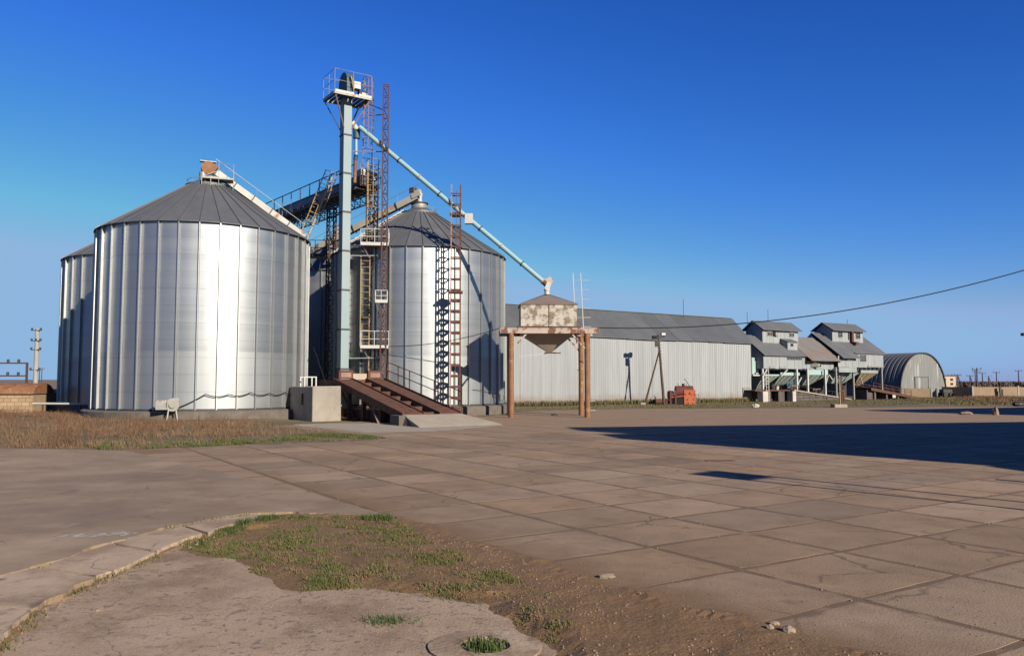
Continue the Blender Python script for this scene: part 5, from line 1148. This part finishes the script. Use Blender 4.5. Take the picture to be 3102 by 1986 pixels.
def far_pole(label, x, y, h_, lean=0, arms=1, m='wood', aframe=False):
    t = thing('power_pole', label, 'pole', (x, y, gz(x, y)), 0, 'distant power poles')
    MB().tube((0, 0, -.5), (lean, 0, h_), .2, 7, .14).build('pole', m, t)
    if aframe: MB().tube((h_*.32, 0, -.5), (lean+.1, 0, h_*.9), .18, 7, .13).build('strut', m, t)
    for k in range(arms): MB().bar((lean-1.1, 0, h_*(.93-.12*k)), (lean+1.1, 0, h_*(.93-.12*k)), .14).build('crossarm', m, t)
    for q in (-1, 0, 1): MB().tube((lean+q, 0, h_*.93), (lean+q, 0, h_*.93+.4), .08, 6).build('insulator', 'dark', t)
for T, tp, Y, ar, af, dk, lb in ((2957.2, 1114, 190, 2, False, 'dark', 'tallest dark power pole above the tan wall'), (2973.5, 1128, 270, 1, False, 'wood', 'power pole just right of the tallest one'),
        (3016.3, 1125, 270, 1, False, 'wood', 'power pole in the middle above the tan wall'), (3083, 1120, 260, 1, False, 'wood', 'rightmost power pole above the tan wall'),
        (2936, 1136, 270, 1, True, 'wood', 'squat power pole with strut left of the tallest one'), (2899, 1134, 250, 1, True, 'wood', 'A-shaped pole right of the cream building'),
        (2992, 1138, 290, 0, True, 'wood', 'thin pole with strut between the power poles'), (2880, 1134, 280, 1, True, 'wood', 'power pole in front of the cream building'), (2894, 1135, 255, 0, False, 'wood', 'bare pole left of the A-shaped pole'),
        (2952, 1118, 290, 1, False, 'wood', 'power pole close behind the tallest one')):
    x = (T-1551)/2450*Y; far_pole(lb, x, Y, 1.9 + (1155-tp)/2450*Y - gz(x, Y), arms=ar, aframe=af, m=dk)
far_pole('tiny pole on the left horizon beside the leftmost silo', -175, 300, 6.5); far_pole('tiny crossarm pole on the left horizon beyond the concrete pole', -209, 360, 8)
# cables
def cable(label, pts, s_, r=.02):
    m_ = MB()
    for a, b in zip(pts[:-1], pts[1:]): m_.path(sag(a, b, s_, 24), r, 5)
    tag(m_.build('overhead_cable', 'cable'), label, 'cable')
cable('black overhead cable rising from the hopper to the upper right', [(4.5, 43.05, 4.76), (27.5, 39.5, 8.05)], 1.05, .028)
cable('thin cable sagging from the hopper beam to the elevator platform', [(-.65, 43.05, 4.74), (-6.95, 45.1, 3.85)], .25, .02)
cable('stay wire at the foot of the largest silo behind the block', [(-11.1, 45.2, 3.8), (-9.6, 42.0, 1.7)], .0, .015)

# ================================================================== BUILDINGS AND TANK OUTSIDE THE FRAME THAT THROW THE SHADOWS
q0 = Vector((16.6, 16.6, 0)); qa = math.atan2(.207, .978)
wb_ = thing('tall_warehouse', 'tall pale warehouse standing right of the yard', 'building', q0, qa)
MB().box(0, 45, -6.8, 0, 0, 7.7).build('wall', 'house', wb_)
for y0, y1 in ((-2.2, -.01), (-6.79, -4.4)): MB().box(.01, 44, y0, y1, 7.7, 10.0).build('roof_monitor', 'house', wb_)
MB().box(3, 8, -6.85, -6.81, 0, 4).build('door', 'hang', wb_)
MB().box(-.2, 14, -9.6, -6.9, 0, 5.0).build('annex', 'brick', wb_)
q1 = thing('low_store', 'long low store beyond the tall warehouse', 'building', (31.8, 44.3, 0), math.atan2(.38, .92))
MB().box(0, 40, -4.3, 0, 0, 5.6).build('wall', 'brick', q1); MB().hexa([(-.3,-4.6,5.6),(40.3,-4.6,5.6),(40.3,.3,5.6),(-.3,.3,5.6)], [(-.3,-2.3,6.2),(40.3,-2.3,6.2),(40.3,-2.1,6.2),(-.3,-2.1,6.2)]).build('roof', 'shedroof', q1)
MB().box(2, 5, -4.36, -4.31, 0, 3).build('door', 'rust', q1)
wt = thing('leg_tank', 'small steel tank on four thin legs right of the camera', 'tank', (12.5, 7.0, 0), R_(40))
MB().box(-.5, .5, -.36, .36, 5.4, 5.75).build('tank', 'steel', wt)
for x in (-.42, .42):
    for y in (-.3, .3): MB().box(x-.05, x+.05, y-.05, y+.05, 0, 5.4).build('leg', 'rust', wt)

# ================================================================== GRASS, WEEDS, GRAVEL, BRUSH
def blades(name, pts, hmin, hmax, wd, m, label, cat='grass', lean=.35, clump=1, spread=.05):
    P = []
    for (x, y, z) in pts:
        for c in range(clump): P.append((x + rng.normal(0, spread), y + rng.normal(0, spread), z))
    P = np.array(P); n = len(P)
    h_ = rng.uniform(hmin, hmax, n); a = rng.uniform(0, 2*np.pi, n); la = rng.uniform(0, 2*np.pi, n); ln = rng.uniform(0, lean, n)*h_
    wx, wy = np.cos(a)*wd/2, np.sin(a)*wd/2
    v = np.zeros((n, 5, 3)); v[:] = P[:, None, :]
    v[:, 0, 0] -= wx; v[:, 0, 1] -= wy; v[:, 1, 0] += wx; v[:, 1, 1] += wy
    for i, q, f_ in ((2, .6, .8), (3, .6, -.8)): v[:, i, 0] += f_*wx + np.cos(la)*ln*.35; v[:, i, 1] += f_*wy + np.sin(la)*ln*.35; v[:, i, 2] += h_*q
    v[:, 4, 0] += np.cos(la)*ln; v[:, 4, 1] += np.sin(la)*ln; v[:, 4, 2] += h_
    b = np.arange(n)*5; f4 = np.stack([b, b+1, b+2, b+3], 1); f3 = np.stack([b+3, b+2, b+4], 1)
    me = bpy.data.meshes.new(name); me.from_pydata(v.reshape(-1, 3).tolist(), [], f4.tolist() + f3.tolist())
    o = obj(name, me, m); tag(o, label, cat, kind='stuff'); return o
def scatter(poly, n, keep=None, z=None):
    xs = [p[0] for p in poly]; ys = [p[1] for p in poly]; out = []
    tries = 0
    while len(out) < n and tries < n*30:
        tries += 1; x = rng.uniform(min(xs), max(xs)); y = rng.uniform(min(ys), max(ys))
        if inpoly(x, y, poly) and (keep is None or rng.random() < keep(x, y)): out.append((x, y, gz(x, y) if z is None else z))
    return out
def nz_(x, y, s, o=0): return noise.noise((x*s, y*s, o))
GP = [(-3.85,9.7),(-3.8,10.8),(-3.5,11.5),(-1.75,11.45),(-1.3,10.6),(-.9,9.6),(-.2,8.4),(.35,7.3),(.55,6.6),(.3,6.2),(.0,6.7),(-.2,7.15),(-.8,7.5),(-1.4,7.75),(-2.0,7.75),(-2.6,8.35),(-3.1,9.1)]
ed = KIN[6:] + [(-3.25,11.7),(-2.17,11.6),(-1.7,11.4)]
blades('patch_grass', scatter(GP, 11000, lambda x, y: max(.02, .10 + 1.3*nz_(x, y, 1.3, 3) + 1.0*nz_(x, y, 4, 1) + .9*ss(.5, .0, segdist(x, y, ed)) + .30*ss(.5, 0, segdist(x, y, PIN[3:6])) - .25*ss(-.6, .4, x))), .006, .034, .008, 'patchgreen', 'short green grass in the foreground dirt patch', clump=3, spread=.03, lean=1.0)
blades('edge_tuft_grass', scatter(GP, 1500, lambda x, y: .9*ss(.3, .02, segdist(x, y, ed))*(nz_(x, y, 2, 8) > -.1)), .03, .09, .008, 'green', 'taller green tufts at the far rim of the dirt patch', clump=4, spread=.03, lean=.8)
blades('dead_stems', scatter(GP + [], 260), .04, .16, .005, 'dry', 'dead straw stems lying in the foreground dirt patch', 'weeds', lean=2.2)
kt = []
for t_ in np.linspace(.10, .95, 90):
    x, y = along(KIN, t_)
    if nz_(x, y, 1.3, 7) > -.12: kt += [(x + rng.normal(.04, .03), y + rng.normal(0, .04), -.09) for _ in range(22)]
kt += [(along(KOUT, t_)[0] + rng.normal(.06, .03), along(KOUT, t_)[1] + rng.normal(0, .05), -.05) for t_ in np.linspace(.83, .99, 26) for _ in range(14)]
blades('kerb_grass', kt, .03, .10, .009, 'olive', 'tufts of olive grass along the kerb strip')
blades('manhole_grass', [(-.2 + rng.normal(0, .07), 6.08 + rng.normal(0, .06), -.09) for _ in range(420)], .05, .13, .010, 'green', 'green grass sprouting inside the manhole collar')
blades('tuft_grass', [(-1.03 + rng.normal(0, .10), 6.75 + rng.normal(0, .05), -.08) for _ in range(380)], .03, .08, .009, 'green', 'lone green tuft on the broken paving')
FS = [(-34,23.4),(-14.5,23.35),(-10.9,22.9),(-9.2,23.9),(-7.8,25.1),(-6.1,25.8),(-5.2,26.3),(-5.4,28.4),(-7.6,31),(-10.6,34.6),(-11.2,37.2),(-13.5,37.6),(-17,37.8),(-20,39),(-22.5,42.5),(-27,46.5),(-34,46.5)]
blades('dry_weeds', scatter(FS, 13000, lambda x, y: max(.03, .35 + 1.3*nz_(x, y, .45, 5) + .5*nz_(x, y, 1.6, 2))*(1 - .8*ss(-10, -6.5, x))), .04, .24, .014, 'dry', 'low dry brown weeds before the silos', 'weeds', lean=1.3, clump=3, spread=.10)
blades('tall_weeds', scatter(FS, 520, lambda x, y: max(0, .1 + 1.6*nz_(x, y, .5, 9))*(1 - .9*ss(-11, -7, x))), .2, .55, .012, 'weed', 'taller rusty weed stalks among the dry grass', 'weeds', lean=.9, clump=9, spread=.12)
GS = [(-11.5,22.8),(-10.9,22.62),(-9.27,23.62),(-7.83,24.9),(-6.05,25.6),(-4.7,26.2),(-4.3,27.4),(-5.6,28.6),(-6.6,28.0),(-8.5,26.4),(-10,25),(-12.5,23.9)]
blades('edge_grass', scatter(GS, 4200, lambda x, y: max(.03, .3 + 1.6*nz_(x, y, .7, 2))), .02, .11, .015, 'fringe', 'green grass fringe along the field edge', clump=3, spread=.05)
SG = [frame(SH, x, y) for x, y in ((-30,-.1),(22,-2.2),(34,-2),(34,-9),(20,-12.5),(0,-14),(-10,-13.5),(-20,-9.5),(-30,-6))]; SG = [(p.x, p.y) for p in SG]
blades('shed_grass', scatter(SG, 13000, lambda x, y: max(.0, .35 + 1.6*nz_(x*.6, y*2, .3, 1))), .03, .13, .025, 'olive', 'olive grass verge between the yard and the shed', clump=2, spread=.15)
SW = [frame(SH, x, y) for x, y in ((-30,-.05),(-.2,-.05),(-.2,-.6),(-30,-.6))]; SW = [(p.x, p.y) for p in SW]
blades('wall_weeds', scatter(SW, 2200, None, .0), .2, .5, .03, 'olive', 'ragged weeds at the foot of the shed wall', 'weeds', clump=2, spread=.06)
RG = [(36,66),(75,70),(80,97),(44,96),(40,84)]
blades('field_grass', scatter(RG, 15000, lambda x, y: max(.05, .5 + 1.2*nz_(x, y, .15, 4))), .04, .22, .035, 'olive', 'rough grass field on the right before the tan wall', clump=2, spread=.3)
blades('field_weeds', scatter([(42,70),(60,72),(80,92),(82,97),(50,97)], 2600, lambda x, y: max(.0, .1 + 1.3*nz_(x, y, .12, 9))), .12, .5, .03, 'dry', 'dry brown weeds before the tan wall', 'weeds', lean=1.0, clump=6, spread=.3)
# brush along the right horizon, bare hedge line
bp = [(x, y + rng.normal(0, 6), gz(x, y)) for x, y in ((rng.uniform(95, 330), rng.uniform(215, 330)) for _ in range(12000))]
blades('far_brush', bp, .4, 2.3, .5, 'brush', 'bare brown brush line along the right horizon', 'brush', lean=.5)
# loose gravel on dirt and slabs
def gravel(name, pts, smin, smax, label):
    m_ = MB()
    for x, y, z in pts:
        s_ = smin + (smax-smin)*rng.random()**3; a = rng.uniform(0, 6.28); c_, n_ = math.cos(a)*s_, math.sin(a)*s_
        m_.add([(x+c_, y+n_, z), (x-n_, y+c_*.8, z), (x-c_*.9, y-n_, z), (x+n_, y-c_, z), (x+c_*.2, y, z+s_*.9)], [(0,1,4),(1,2,4),(2,3,4),(3,0,4)])
    tag(m_.build(name, 'gravel'), label, 'gravel', kind='stuff')
DG = [(-1.0,10.4),(.3,8.5),(1.2,7.3),(2.2,6.2),(3.5,5.3),(3.5,4.8),(.6,4.8),(.3,6.4),(0,7),(-.9,9)]
gravel('dirt_gravel', scatter(DG, 1900, lambda x, y: max(.1, .5 + 1.2*nz_(x, y, 1.5, 31))), .0025, .017, 'loose gravel strewn over the foreground dirt')
gravel('slab_gravel', [(x, y, .004) for x, y, _ in scatter([(-1,11.5),(.3,8.7),(2.3,6.1),(3.6,5.2),(6.5,9),(6,14),(2,14)], 1500, lambda x, y: max(.05, .3 + 1.2*nz_(x, y, 1.0, 6)), 0)], .003, .010, 'grit scattered on the near slabs')
gravel('paving_gravel', [(x, y, -.074) for x, y, _ in scatter([(-3.9,6.5),(-3.9,9),(-2.6,8.2),(-1.4,7.6),(-.3,7.1),(.2,6.2),(.3,5.2),(-3.4,5.2)], 1500, lambda x, y: max(.05, .4 + nz_(x, y, 1.2, 8)), 0)], .003, .011, 'pale grit on the broken paving')

rb_pts = []
for P_, off, zz_ in ((KOUT, .05, -.02), (KIN, .06, -.055)):
    for t_ in np.linspace(.12, .98, 420):
        x, y = along(P_, t_)
        if nz_(x, y, 1.7, 11) > -.2: rb_pts.append((x + off + rng.normal(0, .06), y + rng.normal(0, .04), zz_))
gravel('kerb_rubble', rb_pts, .004, .03, 'crumbled concrete bits along the kerb strip')

# grit gathered in the slab joints, and a lamp that just enters the frame at right
jp = []
for i in range(-6, 12):
    for q in rng.uniform(-8, 8, 70):
        p = SO + sv*i*LA + su*q
        if inpoly(p.x, p.y, YARD) and p.y < 15 and nz_(p.x, p.y, .9, 21) > -.05: jp.append((p.x + rng.normal(0, .03), p.y + rng.normal(0, .03), .0))
for j in range(-6, 10):
    for q in rng.uniform(-8, 9, 80):
        p = SO + su*j*LB + sv*q
        if inpoly(p.x, p.y, YARD) and p.y < 15 and nz_(p.x, p.y, .9, 22) > -.05: jp.append((p.x + rng.normal(0, .035), p.y + rng.normal(0, .035), .0))
gravel('joint_grit', jp, .004, .020, 'grit and clods lying in the slab joints')
sl_ = thing('yard_lamp', 'dark lamp head just entering the frame at the right edge', 'lamp post', (39.6, 60.0, 0), 0)
MB().tube((0, 0, -.1), (0, 0, 5.3), .12, 10, .08).build('pole', 'wood', sl_, True); MB().bar((.05, 0, 5.25), (-1.25, 0, 5.4), .07).build('arm', 'dark', sl_)
MB().box(-1.72, -1.2, -.18, .18, 5.28, 5.5).build('lamp_head', 'dark', sl_, bevel=.04)
